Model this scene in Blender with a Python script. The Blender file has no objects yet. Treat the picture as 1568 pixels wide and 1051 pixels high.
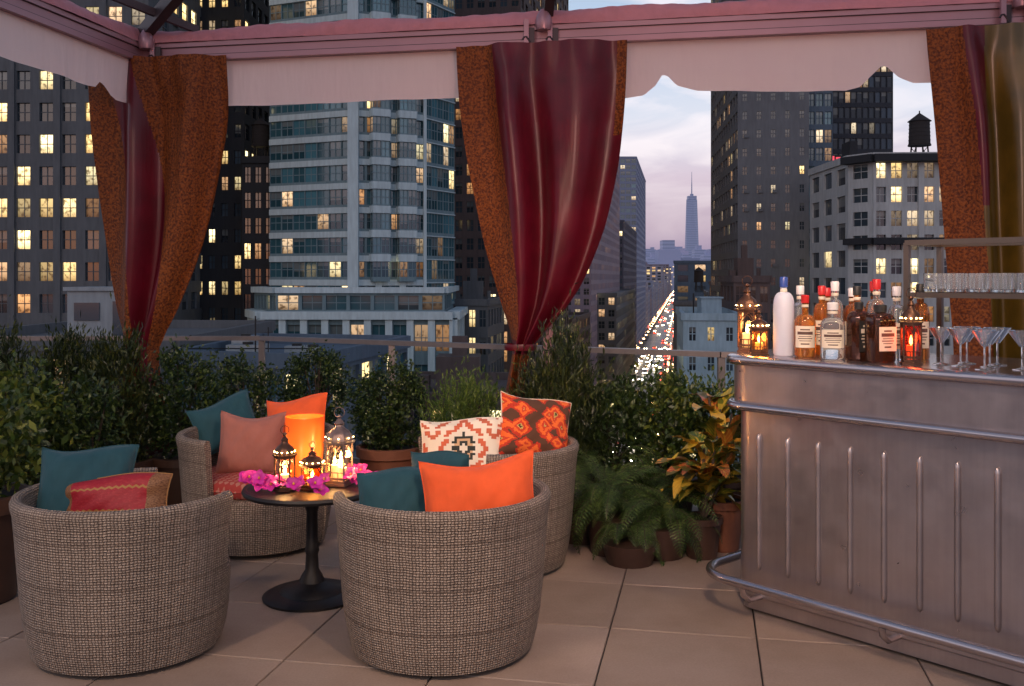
import bpy, math, random
import numpy as np
from mathutils import Vector, Matrix
random.seed(7); np.random.seed(7)
R=random.random
def U(a,b): return a+(b-a)*random.random()
scene=bpy.context.scene

# ------------------------------------------------------------------ mesh builder
class MB:
    def __init__(s): s.v=[];s.f=[];s.m=[];s.uv=[];s.sm=[]
    def add(s,vs,fs,mat=0,uvs=None,M=None,smooth=False):
        o=len(s.v)
        if M is not None: vs=[tuple(M@Vector(p)) for p in vs]
        s.v.extend(vs)
        for i,f in enumerate(fs):
            s.f.append(tuple(k+o for k in f)); s.m.append(mat if not isinstance(mat,(list,tuple)) else mat[i]); s.sm.append(smooth)
            s.uv.append(uvs[i] if uvs is not None else None)
    def quad(s,a,b,c,d,mat=0,uv=True):
        s.add([a,b,c,d],[(0,1,2,3)],mat,[[(0,0),(1,0),(1,1),(0,1)]] if uv else None)
    def box(s,x0,x1,y0,y1,z0,z1,mat=0,M=None):
        vs=[(x0,y0,z0),(x1,y0,z0),(x1,y1,z0),(x0,y1,z0),(x0,y0,z1),(x1,y0,z1),(x1,y1,z1),(x0,y1,z1)]
        s.add(vs,[(0,3,2,1),(4,5,6,7),(0,1,5,4),(1,2,6,5),(2,3,7,6),(3,0,4,7)],mat,None,M)
    def beam(s,p,q,w,h,mat=0,up=(0,0,1)):
        p=Vector(p);q=Vector(q);d=(q-p);L=d.length;d.normalize()
        side=d.cross(Vector(up))
        if side.length<1e-4: side=Vector((1,0,0))
        side.normalize();u=side.cross(d)
        M=Matrix((( side.x,d.x,u.x,p.x),(side.y,d.y,u.y,p.y),(side.z,d.z,u.z,p.z),(0,0,0,1)))
        s.box(-w/2,w/2,0,L,-h/2,h/2,mat,M)
    def tube(s,pts,r,n=8,mat=0,closed=False,cap=True):
        pts=[Vector(p) for p in pts];N=len(pts);vs=[];fs=[]
        rr=r if isinstance(r,(list,tuple)) else [r]*N
        for i,p in enumerate(pts):
            if closed: t=pts[(i+1)%N]-pts[i-1]
            else: t=pts[min(i+1,N-1)]-pts[max(i-1,0)]
            t.normalize()
            a=Vector((0,0,1)) if abs(t.z)<.9 else Vector((1,0,0))
            x=t.cross(a).normalized();y=x.cross(t)
            for k in range(n):
                an=2*math.pi*k/n; vs.append(tuple(p+rr[i]*(x*math.cos(an)+y*math.sin(an))))
        for i in range(N if closed else N-1):
            j=(i+1)%N
            for k in range(n): fs.append((i*n+k,i*n+(k+1)%n,j*n+(k+1)%n,j*n+k))
        if cap and not closed:
            fs.append(tuple(range(n))); fs.append(tuple((N-1)*n+k for k in range(n-1,-1,-1)))
        s.add(vs,fs,mat,None,None,True)
    def lathe(s,prof,n=24,c=(0,0,0),mat=0,M=None,a0=0.0,a1=2*math.pi,smooth=True,rot=0.0):
        full=abs(a1-a0-2*math.pi)<1e-6; cols=n if full else n+1
        vs=[];fs=[];uv=[];hl=[0]
        for i in range(1,len(prof)): hl.append(hl[-1]+math.hypot(prof[i][0]-prof[i-1][0],prof[i][1]-prof[i-1][1]))
        rm=max(p[0] for p in prof)
        for (r,z) in prof:
            for k in range(cols):
                a=a0+rot+(a1-a0)*k/n; vs.append((c[0]+r*math.cos(a),c[1]+r*math.sin(a),c[2]+z))
        for i in range(len(prof)-1):
            for k in range(n):
                k2=(k+1)%cols
                fs.append((i*cols+k,i*cols+k2,(i+1)*cols+k2,(i+1)*cols+k))
                u0=(a1-a0)*k/n*rm;u1=(a1-a0)*(k+1)/n*rm
                uv.append([(u0,hl[i]),(u1,hl[i]),(u1,hl[i+1]),(u0,hl[i+1])])
        s.add(vs,fs,mat,uv,M,smooth)
    def build(s,name,mats,loc=(0,0,0),rotz=0,parent=None,angle=35):
        me=bpy.data.meshes.new(name)
        me.from_pydata(s.v,[],s.f)
        for m in mats: me.materials.append(m)
        me.polygons.foreach_set('material_index',s.m)
        me.polygons.foreach_set('use_smooth',s.sm)
        if any(u is not None for u in s.uv):
            lay=me.uv_layers.new(name='UVMap'); flat=[]
            for f,u in zip(s.f,s.uv):
                if u is None: flat.extend([0.0]*(2*len(f)))
                else:
                    for p in u: flat.extend(p)
            lay.data.foreach_set('uv',flat)
        me.update()
        if any(s.sm):
            try: me.set_sharp_from_angle(angle=math.radians(angle))
            except Exception: pass
        ob=bpy.data.objects.new(name,me); bpy.context.collection.objects.link(ob)
        ob.location=loc; ob.rotation_euler=(0,0,rotz)
        if parent: ob.parent=parent
        return ob

# ------------------------------------------------------------------ node helper
class N:
    def __init__(s,name):
        s.mat=bpy.data.materials.new(name); s.mat.use_nodes=True; s.t=s.mat.node_tree
        s.b=s.t.nodes['Principled BSDF']; s.out=s.t.nodes['Material Output']
    def n(s,ty,**k):
        x=s.t.nodes.new(ty)
        for a,b in k.items(): setattr(x,a,b)
        return x
    def l(s,a,b): s.t.links.new(a,b)
    def set(s,sock,v):
        if isinstance(v,bpy.types.NodeSocket): s.l(v,sock)
        else: sock.default_value=v
    def m(s,op,a,b=0.0,c=0.0):
        x=s.n('ShaderNodeMath',operation=op); s.set(x.inputs[0],a); s.set(x.inputs[1],b)
        if op=='MULTIPLY_ADD': s.set(x.inputs[2],c)
        return x.outputs[0]
    def noise(s,scale,detail=4,co=None,rough=.55,scl=None):
        x=s.n('ShaderNodeTexNoise'); x.inputs['Scale'].default_value=scale; x.inputs['Detail'].default_value=detail; x.inputs['Roughness'].default_value=rough
        co=co or s.obj()
        if scl:
            mp=s.n('ShaderNodeMapping'); mp.inputs['Scale'].default_value=scl; s.l(co,mp.inputs[0]); co=mp.outputs[0]
        s.l(co,x.inputs['Vector']); return x.outputs['Fac']
    def obj(s): return s.n('ShaderNodeTexCoord').outputs['Object']
    def uvc(s): return s.n('ShaderNodeTexCoord').outputs['UV']
    def xyz(s,v):
        x=s.n('ShaderNodeSeparateXYZ'); s.l(v,x.inputs[0]); return x.outputs
    def ramp(s,fac,stops,interp='LINEAR'):
        x=s.n('ShaderNodeValToRGB'); x.color_ramp.interpolation=interp; e=x.color_ramp.elements
        while len(e)<len(stops): e.new(.5)
        for i,(p,c) in enumerate(stops): e[i].position=p; e[i].color=(c[0],c[1],c[2],1)
        s.l(fac,x.inputs[0]); return x.outputs[0]
    def mix(s,f,a,b,bt='MIX'):
        x=s.n('ShaderNodeMix',data_type='RGBA',blend_type=bt)
        s.set(x.inputs[0],f)
        for k,v in ((6,a),(7,b)):
            if isinstance(v,bpy.types.NodeSocket): s.l(v,x.inputs[k])
            else: x.inputs[k].default_value=(v[0],v[1],v[2],1)
        return x.outputs[2]
    def isl(s): return s.n('ShaderNodeNewGeometry').outputs['Random Per Island']
    def col(s,v):
        if isinstance(v,bpy.types.NodeSocket): s.l(v,s.b.inputs['Base Color'])
        else: s.b.inputs['Base Color'].default_value=(v[0],v[1],v[2],1)
    def bump(s,h,st=.3,dist=.01):
        x=s.n('ShaderNodeBump'); x.inputs['Strength'].default_value=st; x.inputs['Distance'].default_value=dist
        s.l(h,x.inputs['Height']); s.l(x.outputs[0],s.b.inputs['Normal'])
    def p(s,**k):
        for a,v in k.items(): s.set(s.b.inputs[a.replace('_',' ')],v)
        return s
    def emit(s,c,e):
        s.b.inputs['Emission Color'].default_value=(*c,1); s.b.inputs['Emission Strength'].default_value=e
def basic(name,c,rough=.7,metal=0,var=.25,nscale=6,bump=0,bs=80,emit=None,es=0):
    n=N(name); f=n.noise(nscale)
    n.col(n.mix(f,[x*(1-var) for x in c],[min(1,x*(1+var)) for x in c])); n.p(Roughness=rough,Metallic=metal)
    if bump: n.bump(n.noise(bs,3),bump,.005)
    if emit: n.emit(emit,es)
    return n.mat
def emitm(name,c,s):
    n=N(name); n.col((0.02,.02,.02)); n.emit(c,s); return n.mat

def wicker():
    n=N('wicker'); x=n.xyz(n.uvc()); wob=n.m('MULTIPLY',n.noise(18,2),.010)
    u=n.m('DIVIDE',n.m('ADD',x[0],wob),.0135); v=n.m('DIVIDE',n.m('ADD',x[1],wob),.0100)
    fu=n.m('FRACT',u);fv=n.m('FRACT',v)
    par=n.m('MODULO',n.m('ADD',n.m('FLOOR',u),n.m('FLOOR',v)),2.0)
    su=n.m('SINE',n.m('MULTIPLY',fu,math.pi)); sv=n.m('SINE',n.m('MULTIPLY',fv,math.pi))
    h1=n.m('MULTIPLY',sv,n.m('MULTIPLY_ADD',su,.4,.6)); h2=n.m('MULTIPLY',su,n.m('MULTIPLY_ADD',sv,.4,.42))
    h=n.m('ADD',n.m('MULTIPLY',h1,par),n.m('MULTIPLY',h2,n.m('SUBTRACT',1.0,par)))
    rib=n.m('POWER',n.m('ABSOLUTE',n.m('SINE',n.m('MULTIPLY',n.m('ADD',x[0],wob),math.pi/.054))),.3)
    row=n.m('POWER',n.m('ABSOLUTE',n.m('SINE',n.m('MULTIPLY',n.m('ADD',x[1],wob),math.pi/.040))),.35)
    seam=n.m('GREATER_THAN',n.m('FRACT',n.m('ADD',n.m('DIVIDE',x[1],.17),n.m('MULTIPLY',n.noise(4),.15))),.06)
    hh=n.m('MULTIPLY',h,n.m('MULTIPLY_ADD',seam,.4,.6))
    hh=n.m('MULTIPLY',hh,n.m('MULTIPLY_ADD',rib,.5,.5)); hh=n.m('MULTIPLY',hh,n.m('MULTIPLY_ADD',row,.35,.65))
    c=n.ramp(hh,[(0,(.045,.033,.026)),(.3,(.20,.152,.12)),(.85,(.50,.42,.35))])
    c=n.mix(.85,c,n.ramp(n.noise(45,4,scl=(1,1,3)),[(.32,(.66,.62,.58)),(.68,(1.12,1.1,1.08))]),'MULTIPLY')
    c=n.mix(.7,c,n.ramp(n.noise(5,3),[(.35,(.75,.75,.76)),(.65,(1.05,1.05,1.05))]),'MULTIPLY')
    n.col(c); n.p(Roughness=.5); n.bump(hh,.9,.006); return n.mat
def foliage(name,d,m_,l,trans=.25):
    n=N(name); i=n.isl(); p=n.noise(7,2)
    f=n.m('ADD',n.m('MULTIPLY',i,.6),n.m('MULTIPLY',n.m('SUBTRACT',p,.3),.9))
    c=n.ramp(f,[(.05,d),(.5,m_),(.95,l)]); n.col(c); n.p(Roughness=.45)
    tr=n.n('ShaderNodeBsdfTranslucent'); n.l(c,tr.inputs[0])
    mx=n.n('ShaderNodeMixShader'); mx.inputs[0].default_value=trans
    n.l(n.b.outputs[0],mx.inputs[1]); n.l(tr.outputs[0],mx.inputs[2]); n.l(mx.outputs[0],n.out.inputs[0]); return n.mat
def cloth(name,c,rough=.8,sheen=.1,wr=.5,scale=9,weave=600):
    n=N(name); n.col(n.mix(n.noise(14,4),[x*.8 for x in c],[min(1,x*1.15) for x in c])); n.p(Roughness=rough)
    n.b.inputs['Sheen Weight'].default_value=sheen
    h=n.m('ADD',n.noise(scale,3,scl=(1,1,.35)),n.m('MULTIPLY',n.noise(weave,2),.04)); n.bump(h,wr,.03); return n.mat
def glassy(name,tint=(.9,.95,.95),mixf=.12,rough=.03):
    n=N(name); t=n.n('ShaderNodeBsdfTransparent'); t.inputs[0].default_value=(*tint,1)
    g=n.n('ShaderNodeBsdfGlossy'); g.inputs['Roughness'].default_value=rough; g.inputs[0].default_value=(1,1,1,1)
    lw=n.n('ShaderNodeLayerWeight'); lw.inputs[0].default_value=.3
    f=n.m('MULTIPLY_ADD',lw.outputs['Facing'],.3,mixf)
    mx=n.n('ShaderNodeMixShader'); n.l(f,mx.inputs[0]); n.l(t.outputs[0],mx.inputs[1]); n.l(g.outputs[0],mx.inputs[2]); n.l(mx.outputs[0],n.out.inputs[0]); return n.mat
def window_dark(name,a,b,rough=.1,spec=.8):
    n=N(name); i=n.isl(); u=n.xyz(n.uvc())
    c=n.ramp(i,[(0,a),(.7,b),(1,[x*1.9 for x in b])])
    blind=n.m('MULTIPLY',n.m('GREATER_THAN',u[1],n.m('MULTIPLY_ADD',i,1.6,.3)),.5)
    n.col(n.mix(blind,c,(.28,.29,.28))); n.p(Roughness=rough); n.b.inputs['Specular IOR Level'].default_value=spec; n.b.inputs['IOR'].default_value=1.6; return n.mat
def window_lit(name,c1,c2,s0,s1):
    n=N(name); i=n.isl(); uv=n.uvc(); u=n.xyz(uv)
    c=n.mix(i,c1,c2); off=n.m('MULTIPLY',i,37.0)
    cb=n.n('ShaderNodeCombineXYZ'); n.l(n.m('ADD',u[0],off),cb.inputs[0]); n.l(n.m('ADD',u[1],off),cb.inputs[1])
    ns=n.noise(3.2,3,co=cb.outputs[0])
    furn=n.ramp(ns,[(.36,(.25,.22,.18)),(.5,(1,1,1))])
    top=n.ramp(u[1],[(0,(.4,.34,.28)),(.4,(.85,.85,.85)),(1,(1.2,1.2,1.2))])
    e=n.mix(1.0,c,furn,'MULTIPLY'); e=n.mix(1.0,e,top,'MULTIPLY')
    n.col((.03,.03,.03)); n.l(e,n.b.inputs['Emission Color'])
    r2=n.m('FRACT',n.m('MULTIPLY',i,7.31))
    n.l(n.m('MULTIPLY_ADD',n.m('POWER',r2,1.5),s1-s0,s0),n.b.inputs['Emission Strength']); n.p(Roughness=.1); return n.mat
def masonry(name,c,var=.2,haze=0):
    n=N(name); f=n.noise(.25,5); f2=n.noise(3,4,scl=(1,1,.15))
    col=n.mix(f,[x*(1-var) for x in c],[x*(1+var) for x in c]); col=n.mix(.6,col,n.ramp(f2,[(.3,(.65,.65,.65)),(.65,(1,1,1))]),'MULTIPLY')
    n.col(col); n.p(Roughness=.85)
    if haze: n.emit((.20,.20,.34),haze)  # faint blue glow in the wall material stands in for distance haze
    return n.mat

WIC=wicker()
IRON=basic('black_iron',(.012,.011,.012),.5,.2,var=.4,nscale=20,bump=.2)
GLASS=glassy('clear_glass',(.95,.97,.97),.03)
W_DARK=window_dark('window_glass',(.008,.014,.02),(.03,.045,.06))
W_TEAL=window_dark('teal_window_glass',(.010,.045,.06),(.04,.12,.15))
W_LIT=window_lit('lit_window',(1,.66,.24),(1,.86,.5),.5,3.2)
W_LIT2=window_lit('lit_window_warm',(1,.45,.15),(.95,.8,.55),.12,1.3)

# ------------------------------------------------------------------ world
w=bpy.data.worlds.new("World"); scene.world=w; w.use_nodes=True; t=w.node_tree; bg=t.nodes['Background']
sk=t.nodes.new('ShaderNodeTexSky'); sk.sky_type='NISHITA'; sk.sun_disc=False; sk.sun_elevation=math.radians(2); sk.sun_rotation=math.radians(200)
def wn(ty): return t.nodes.new(ty)
tc=wn('ShaderNodeTexCoord'); sp=wn('ShaderNodeSeparateXYZ'); t.links.new(tc.outputs['Generated'],sp.inputs[0])
rp=wn('ShaderNodeValToRGB'); t.links.new(sp.outputs[2],rp.inputs[0]); e=rp.color_ramp.elements
st=[(0,(.13,.13,.25)),(.012,(.22,.21,.38)),(.05,(.42,.34,.50)),(.10,(.60,.49,.64)),(.16,(.66,.68,.82)),(.24,(.46,.58,.78)),(.45,(.16,.24,.41)),(1,(.065,.11,.21))]
while len(e)<len(st): e.new(.5)
for i,(p,c) in enumerate(st): e[i].position=p; e[i].color=(*c,1)
mp=wn('ShaderNodeMapping'); mp.inputs['Scale'].default_value=(2.6,2.6,11); mp.inputs['Rotation'].default_value=(0.15,.1,0); t.links.new(tc.outputs['Generated'],mp.inputs[0])
nz=wn('ShaderNodeTexNoise'); nz.inputs['Scale'].default_value=2.6; nz.inputs['Detail'].default_value=6; nz.inputs['Roughness'].default_value=.5; nz.inputs['Distortion'].default_value=.6; t.links.new(mp.outputs[0],nz.inputs[0])
cr=wn('ShaderNodeValToRGB'); cr.color_ramp.elements[0].position=.42; cr.color_ramp.elements[1].position=.62; t.links.new(nz.outputs[0],cr.inputs[0])
hm=wn('ShaderNodeMapRange'); hm.inputs[1].default_value=.02; hm.inputs[2].default_value=.14; hm.inputs[4].default_value=.8; t.links.new(sp.outputs[2],hm.inputs[0])
hm2=wn('ShaderNodeMapRange'); hm2.inputs[1].default_value=.25; hm2.inputs[2].default_value=.6; hm2.inputs[3].default_value=1; hm2.inputs[4].default_value=.15; t.links.new(sp.outputs[2],hm2.inputs[0])
mm=wn('ShaderNodeMath'); mm.operation='MULTIPLY'; t.links.new(cr.outputs[0],mm.inputs[0]); t.links.new(hm.outputs[0],mm.inputs[1])
mm2=wn('ShaderNodeMath'); mm2.operation='MULTIPLY'; t.links.new(mm.outputs[0],mm2.inputs[0]); t.links.new(hm2.outputs[0],mm2.inputs[1])
mx=wn('ShaderNodeMix'); mx.data_type='RGBA'; t.links.new(mm2.outputs[0],mx.inputs[0]); t.links.new(rp.outputs[0],mx.inputs[6]); mx.inputs[7].default_value=(.95,.86,.93,1)
ad=wn('ShaderNodeMix'); ad.data_type='RGBA'; ad.blend_type='ADD'; ad.inputs[0].default_value=.05
t.links.new(mx.outputs[2],ad.inputs[6]); t.links.new(sk.outputs[0],ad.inputs[7]); t.links.new(ad.outputs[2],bg.inputs[0]); bg.inputs[1].default_value=1.0

sun=bpy.data.lights.new('sun','SUN'); sun.energy=.22; sun.angle=math.radians(15); sun.color=(1,.87,.8)
so=bpy.data.objects.new('sun',sun); bpy.context.collection.objects.link(so); so.rotation_euler=(math.radians(60),0,math.radians(-20))

cam=bpy.data.cameras.new('camera'); co=bpy.data.objects.new('camera',cam); bpy.context.collection.objects.link(co)
co.location=(0,0,1.5); co.rotation_euler=(math.radians(90),0,0); cam.lens=34.4; cam.shift_y=-.064; cam.clip_end=30000; cam.clip_start=.05
scene.camera=co
try:
    scene.view_settings.view_transform='Standard'; scene.view_settings.look='None'; scene.view_settings.exposure=0
except Exception: pass

# ================================================================== CITY
def facade(mb,p0,p1,z0,z1,nx,fh,wf=.6,hf=.6,rec=.25,mw=0,md=1,mlit=(2,),lit=.2,mull=True,pier=0,pierw=.6,pierd=.35,band=False,bandm=None,sillz=.5,bandf=.62,ac=0):
    p0=Vector((*p0,0));p1=Vector((*p1,0));d=p1-p0;L=d.length;d/=L;nrm=Vector((d.y,-d.x,0))
    nz=max(1,int(round((z1-z0)/fh)));fh=(z1-z0)/nz;cw=L/nx
    def P(a,z,dep=0): q=p0+d*a+nrm*dep; return (q.x,q.y,z)
    def pbox(a0,a1,za,zb_,dep,m):
        mb.add([P(a0,za,dep),P(a1,za,dep),P(a1,zb_,dep),P(a0,zb_,dep),P(a0,za,0),P(a1,za,0),P(a1,zb_,0),P(a0,zb_,0)],[(0,1,2,3),(3,2,6,7),(1,0,4,5),(0,3,7,4),(2,1,5,6)],m)
    for j in range(nz):
        zb=z0+j*fh; wl=zb+fh*(1-hf)*sillz; wh=wl+fh*hf
        pl=lit*random.choice([.2,.6,1,1,1.6])
        for s_ in ((zb,wl),(wh,zb+fh)):
            mb.quad(P(0,s_[0]),P(L,s_[0]),P(L,s_[1]),P(0,s_[1]),mw,False)
        if band: pbox(0,L,wh+fh*.02,wh+fh*(1-hf)*bandf,.14,bandm if bandm is not None else mw)
        for i in range(nx):
            a=i*cw; wa=a+cw*(1-wf)/2; wb=a+cw*(1+wf)/2
            mb.quad(P(a,wl),P(wa,wl),P(wa,wh),P(a,wh),mw,False); mb.quad(P(wb,wl),P(a+cw,wl),P(a+cw,wh),P(wb,wh),mw,False)
            mb.quad(P(wa,wl),P(wa,wl,-rec),P(wa,wh,-rec),P(wa,wh),mw,False); mb.quad(P(wb,wl,-rec),P(wb,wl),P(wb,wh),P(wb,wh,-rec),mw,False)
            mb.quad(P(wa,wl),P(wb,wl),P(wb,wl,-rec),P(wa,wl,-rec),mw,False); mb.quad(P(wa,wh,-rec),P(wb,wh,-rec),P(wb,wh),P(wa,wh),mw,False)
            isl=R()<pl; g=random.choice(mlit) if isl else md
            mb.quad(P(wa,wl,-rec),P(wb,wl,-rec),P(wb,wh,-rec),P(wa,wh,-rec),g)
            if mull:
                c=(wa+wb)/2; t_=.05
                mb.quad(P(c-t_,wl,-rec+.06),P(c+t_,wl,-rec+.06),P(c+t_,wh,-rec+.06),P(c-t_,wh,-rec+.06),mw,False)
                zz=wl+(wh-wl)*.5
                mb.quad(P(wa,zz-t_,-rec+.05),P(wb,zz-t_,-rec+.05),P(wb,zz+t_,-rec+.05),P(wa,zz+t_,-rec+.05),mw,False)
            if ac and R()<ac: pbox(wa+.1*cw,wa+.1*cw+.7,wl,wl+.45,.25,mw)
    if pier:
        for i in range(0,nx+1,pier):
            a=i*cw; pbox(max(0,a-pierw/2),min(L,a+pierw/2),z0,z1,pierd,bandm if bandm is not None else mw)
def building(name,fp,z0,z1,specs,mats,roof=0,cornice=.5,bulk=True):
    mb=MB();n=len(fp)
    for i in range(n):
        sp_=specs[i] if i<len(specs) and specs[i] else None
        a,b=fp[i],fp[(i+1)%n]; L=math.hypot(b[0]-a[0],b[1]-a[1])
        if sp_ is None: sp_=dict(nx=max(1,int(L/5)),fh=3.5,mull=False,lit=.12)
        facade(mb,a,b,z0,z1,**sp_)
    mb.add([(x,y,z1) for x,y in fp],[tuple(range(n))],roof)
    for i in range(n):
        a=Vector((*fp[i],z1+.3));b=Vector((*fp[(i+1)%n],z1+.3)); mb.beam(a,b,cornice,.9,roof)
    if bulk:
        cx=sum(p[0] for p in fp)/n;cy=sum(p[1] for p in fp)/n
        s_=min(abs(fp[1][0]-fp[0][0]),8)*.25
        mb.box(cx-s_,cx+s_,cy-s_,cy+s_,z1,z1+3.2,roof); mb.box(cx-s_*.3,cx+s_*.4,cy-s_*.3,cy+s_*.2,z1+3.2,z1+5,roof)
        mb.box(cx-s_*2,cx-s_*1.3,cy-s_*1.2,cy-s_*.4,z1,z1+1.5,roof); mb.lathe([(0,0),(.3,0),(.3,1.8),(0,1.8)],8,(cx+s_*1.6,cy-s_,z1),roof)
    return mb.build(name,mats)
M_STONE=masonry('grey_stone',(.115,.122,.132)); M_DARK=masonry('dark_brick',(.022,.023,.028)); M_BROWN=masonry('brown_brick',(.115,.08,.075))
M_TAN=masonry('tan_brick',(.155,.16,.175)); M_BLUE=masonry('blue_grey_cladding',(.10,.14,.19)); M_CREAM=masonry('cream_stone',(.46,.47,.47))
M_BAND=masonry('white_band',(.52,.63,.66),.1); M_TWR=masonry('teal_spandrel',(.17,.25,.28))
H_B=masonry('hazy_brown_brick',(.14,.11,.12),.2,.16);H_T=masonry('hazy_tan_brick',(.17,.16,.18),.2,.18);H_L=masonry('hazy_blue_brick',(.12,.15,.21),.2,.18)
D=-40
mats=[M_STONE,W_DARK,W_LIT,W_LIT2]
building('stone_office_building',[(-84,113),(-41.5,112),(-41.5,140),(-84,140)],D,48,[dict(nx=16,fh=3.62,wf=.60,hf=.58,lit=.55,mlit=(2,2,2,3),pier=2,pierw=.8,pierd=.3,rec=.35),dict(nx=8,fh=3.62,lit=.2)],mats)
building('dark_office_tower',[(-44.5,131),(-35.6,130),(-35.6,150),(-44.5,150)],D,75,[dict(nx=5,fh=3.5,wf=.5,hf=.5,lit=.5,mlit=(2,2,3)),dict(nx=6,fh=3.5,lit=.2)],[M_DARK,W_DARK,W_LIT,W_LIT2])
building('dark_brick_building',[(-35.3,128),(-31.2,128),(-31.2,150),(-35.3,150)],D,16.6,[dict(nx=3,fh=3.4,lit=.15,mlit=(2,3)),None],[M_DARK,W_DARK,W_LIT,W_LIT2],bulk=False)
mb=MB()
A=(-31.2,126);B=(-19.6,121);C=(-11.0,125);E=(-7.7,131)
kw=dict(mw=0,md=1,mlit=(2,3,3,3))
facade(mb,A,B,-2,64,7,2.95,wf=.93,hf=.62,rec=.15,lit=.10,band=True,bandm=4,bandf=.7,**kw)
facade(mb,B,C,-2,64,6,2.95,wf=.8,hf=.62,rec=.3,lit=.14,pier=2,pierw=.8,pierd=.3,band=True,bandm=4,bandf=.7,**kw)
facade(mb,C,E,-2,64,5,2.95,wf=.94,hf=.80,rec=.12,lit=.2,band=True,bandm=4,bandf=.3,**kw)
for (p,q) in ((E,(-18,146)),((-18,146),A)): facade(mb,p,q,-2,64,6,2.95,lit=.1,**kw)
dB=Vector((C[0]-B[0],C[1]-B[1])).normalized(); nB=Vector((dB.y,-dB.x)); LB=(Vector(C)-Vector(B)).length
for k in (1,3.2):
    a=LB*(k+.35)/6; b=LB*(k+1.75)/6
    for (pp,qq,nx_) in (((a,0),(a,1.1),1),((a,1.1),(b,1.1),2),((b,1.1),(b,0),1)):
        P0=Vector(B)+dB*pp[0]+nB*pp[1]; P1=Vector(B)+dB*qq[0]+nB*qq[1]
        facade(mb,tuple(P0),tuple(P1),1,64,nx_,2.95,wf=.86,hf=.62,rec=.1,lit=.14,band=True,bandm=4,bandf=.85,**kw)
mb.beam((B[0],B[1],-2),(B[0],B[1],64),1.3,1.3,4,up=(0,1,0))
mb.add([(*A,64),(*B,64),(*C,64),(*E,64),(-18,146,64)],[(0,1,2,3,4)],0)
pod=[(-32.5,122),(-29,113.5),(-6.8,113),(-6.8,146),(-32.5,146)]
for i in range(5):
    a,b=pod[i],pod[(i+1)%5]
    facade(mb,a,b,-40,-3.2,9 if i==1 else 6,4.6,wf=.62,hf=.66,rec=.4,lit=.3,pier=1,pierw=.8,pierd=.5,bandm=4,**kw)
    mb.beam((*a,-2.9),(*b,-2.9),1.6,.9,4)
mb.add([(x,y,-2.7) for x,y in pod],[(0,1,2,3,4)],0)
mid=[(-32,121.5),(-28,116),(-8,116),(-8,140),(-32,140)]
for i in range(5): facade(mb,mid[i],mid[(i+1)%5],-2.7,-.3,7,2.4,wf=.85,hf=.7,rec=.3,lit=.45,**kw); mb.beam((*mid[i],0),(*mid[(i+1)%5],0),.9,.7,4)
mb.add([(x,y,-.2) for x,y in mid],[(0,1,2,3,4)],0)
mb.build('glass_apartment_tower',[M_TWR,W_TEAL,W_LIT,W_LIT2,M_BAND])
bm=[M_BROWN,W_DARK,W_LIT,W_LIT2]; tm=[M_TAN,W_DARK,W_LIT,W_LIT2]; lm_=[M_BLUE,W_DARK,W_LIT,W_LIT2]
building('brown_apartment_building',[(-9.6,160),(1.4,158),(13,225),(-9.6,228)],D,66,[dict(nx=6,fh=3.0,lit=.3,mlit=(2,3,3)),dict(nx=16,fh=3,lit=.3,mlit=(2,3,3))],bm)
building('stone_apartment_building',[(-9,134),(-3.3,133),(-1.2,150),(-9,152)],D,-2.2,[dict(nx=4,fh=3.6,wf=.6,lit=.45,mlit=(2,3)),dict(nx=6,fh=3.6,lit=.4)],mats)
building('brick_apartment_tower',[(2,279),(22.5,279),(45.0,409),(20,409)],D,62,[dict(nx=8,fh=3,lit=.3,mlit=(2,3)),dict(nx=30,fh=3.1,lit=.5,mlit=(2,3,3),wf=.5)],[masonry('hazy_rose_brick',(.22,.14,.14),.2,.10),W_DARK,W_LIT,W_LIT2])
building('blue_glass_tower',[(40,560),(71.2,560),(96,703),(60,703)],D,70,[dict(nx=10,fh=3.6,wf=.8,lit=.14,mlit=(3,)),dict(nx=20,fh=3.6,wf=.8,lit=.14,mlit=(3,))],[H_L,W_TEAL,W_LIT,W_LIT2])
building('dark_loft_building',[(30,430),(49,430),(70,550),(30,550)],D,26,[dict(nx=7,fh=3.5,lit=.2),dict(nx=20,fh=3.5,lit=.35,mlit=(2,3))],[masonry('hazy_dark_brick',(.06,.05,.06),.2,.05),W_DARK,W_LIT,W_LIT2])
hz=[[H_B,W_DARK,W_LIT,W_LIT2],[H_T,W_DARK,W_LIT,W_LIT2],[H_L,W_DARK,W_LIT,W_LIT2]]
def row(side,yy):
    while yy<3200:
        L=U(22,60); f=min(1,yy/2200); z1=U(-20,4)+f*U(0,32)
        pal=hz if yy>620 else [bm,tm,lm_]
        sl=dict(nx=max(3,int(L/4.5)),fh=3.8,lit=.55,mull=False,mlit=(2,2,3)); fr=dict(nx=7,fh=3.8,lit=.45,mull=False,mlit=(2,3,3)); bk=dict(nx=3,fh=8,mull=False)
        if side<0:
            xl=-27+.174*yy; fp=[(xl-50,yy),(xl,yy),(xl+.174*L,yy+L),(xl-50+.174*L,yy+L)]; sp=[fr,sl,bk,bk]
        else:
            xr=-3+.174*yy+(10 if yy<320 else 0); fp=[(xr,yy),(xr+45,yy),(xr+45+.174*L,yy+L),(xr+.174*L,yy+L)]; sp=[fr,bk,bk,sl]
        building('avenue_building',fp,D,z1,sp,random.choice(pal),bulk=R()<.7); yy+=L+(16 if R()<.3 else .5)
row(-1,722); row(1,215)
building('brick_loft_building',[(-6,232),(14,232),(22,276),(-6,276)],D,-9,[dict(nx=8,fh=3.6,lit=.45,mlit=(2,3)),dict(nx=12,fh=3.6,lit=.45,mlit=(2,3))],bm)
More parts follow.
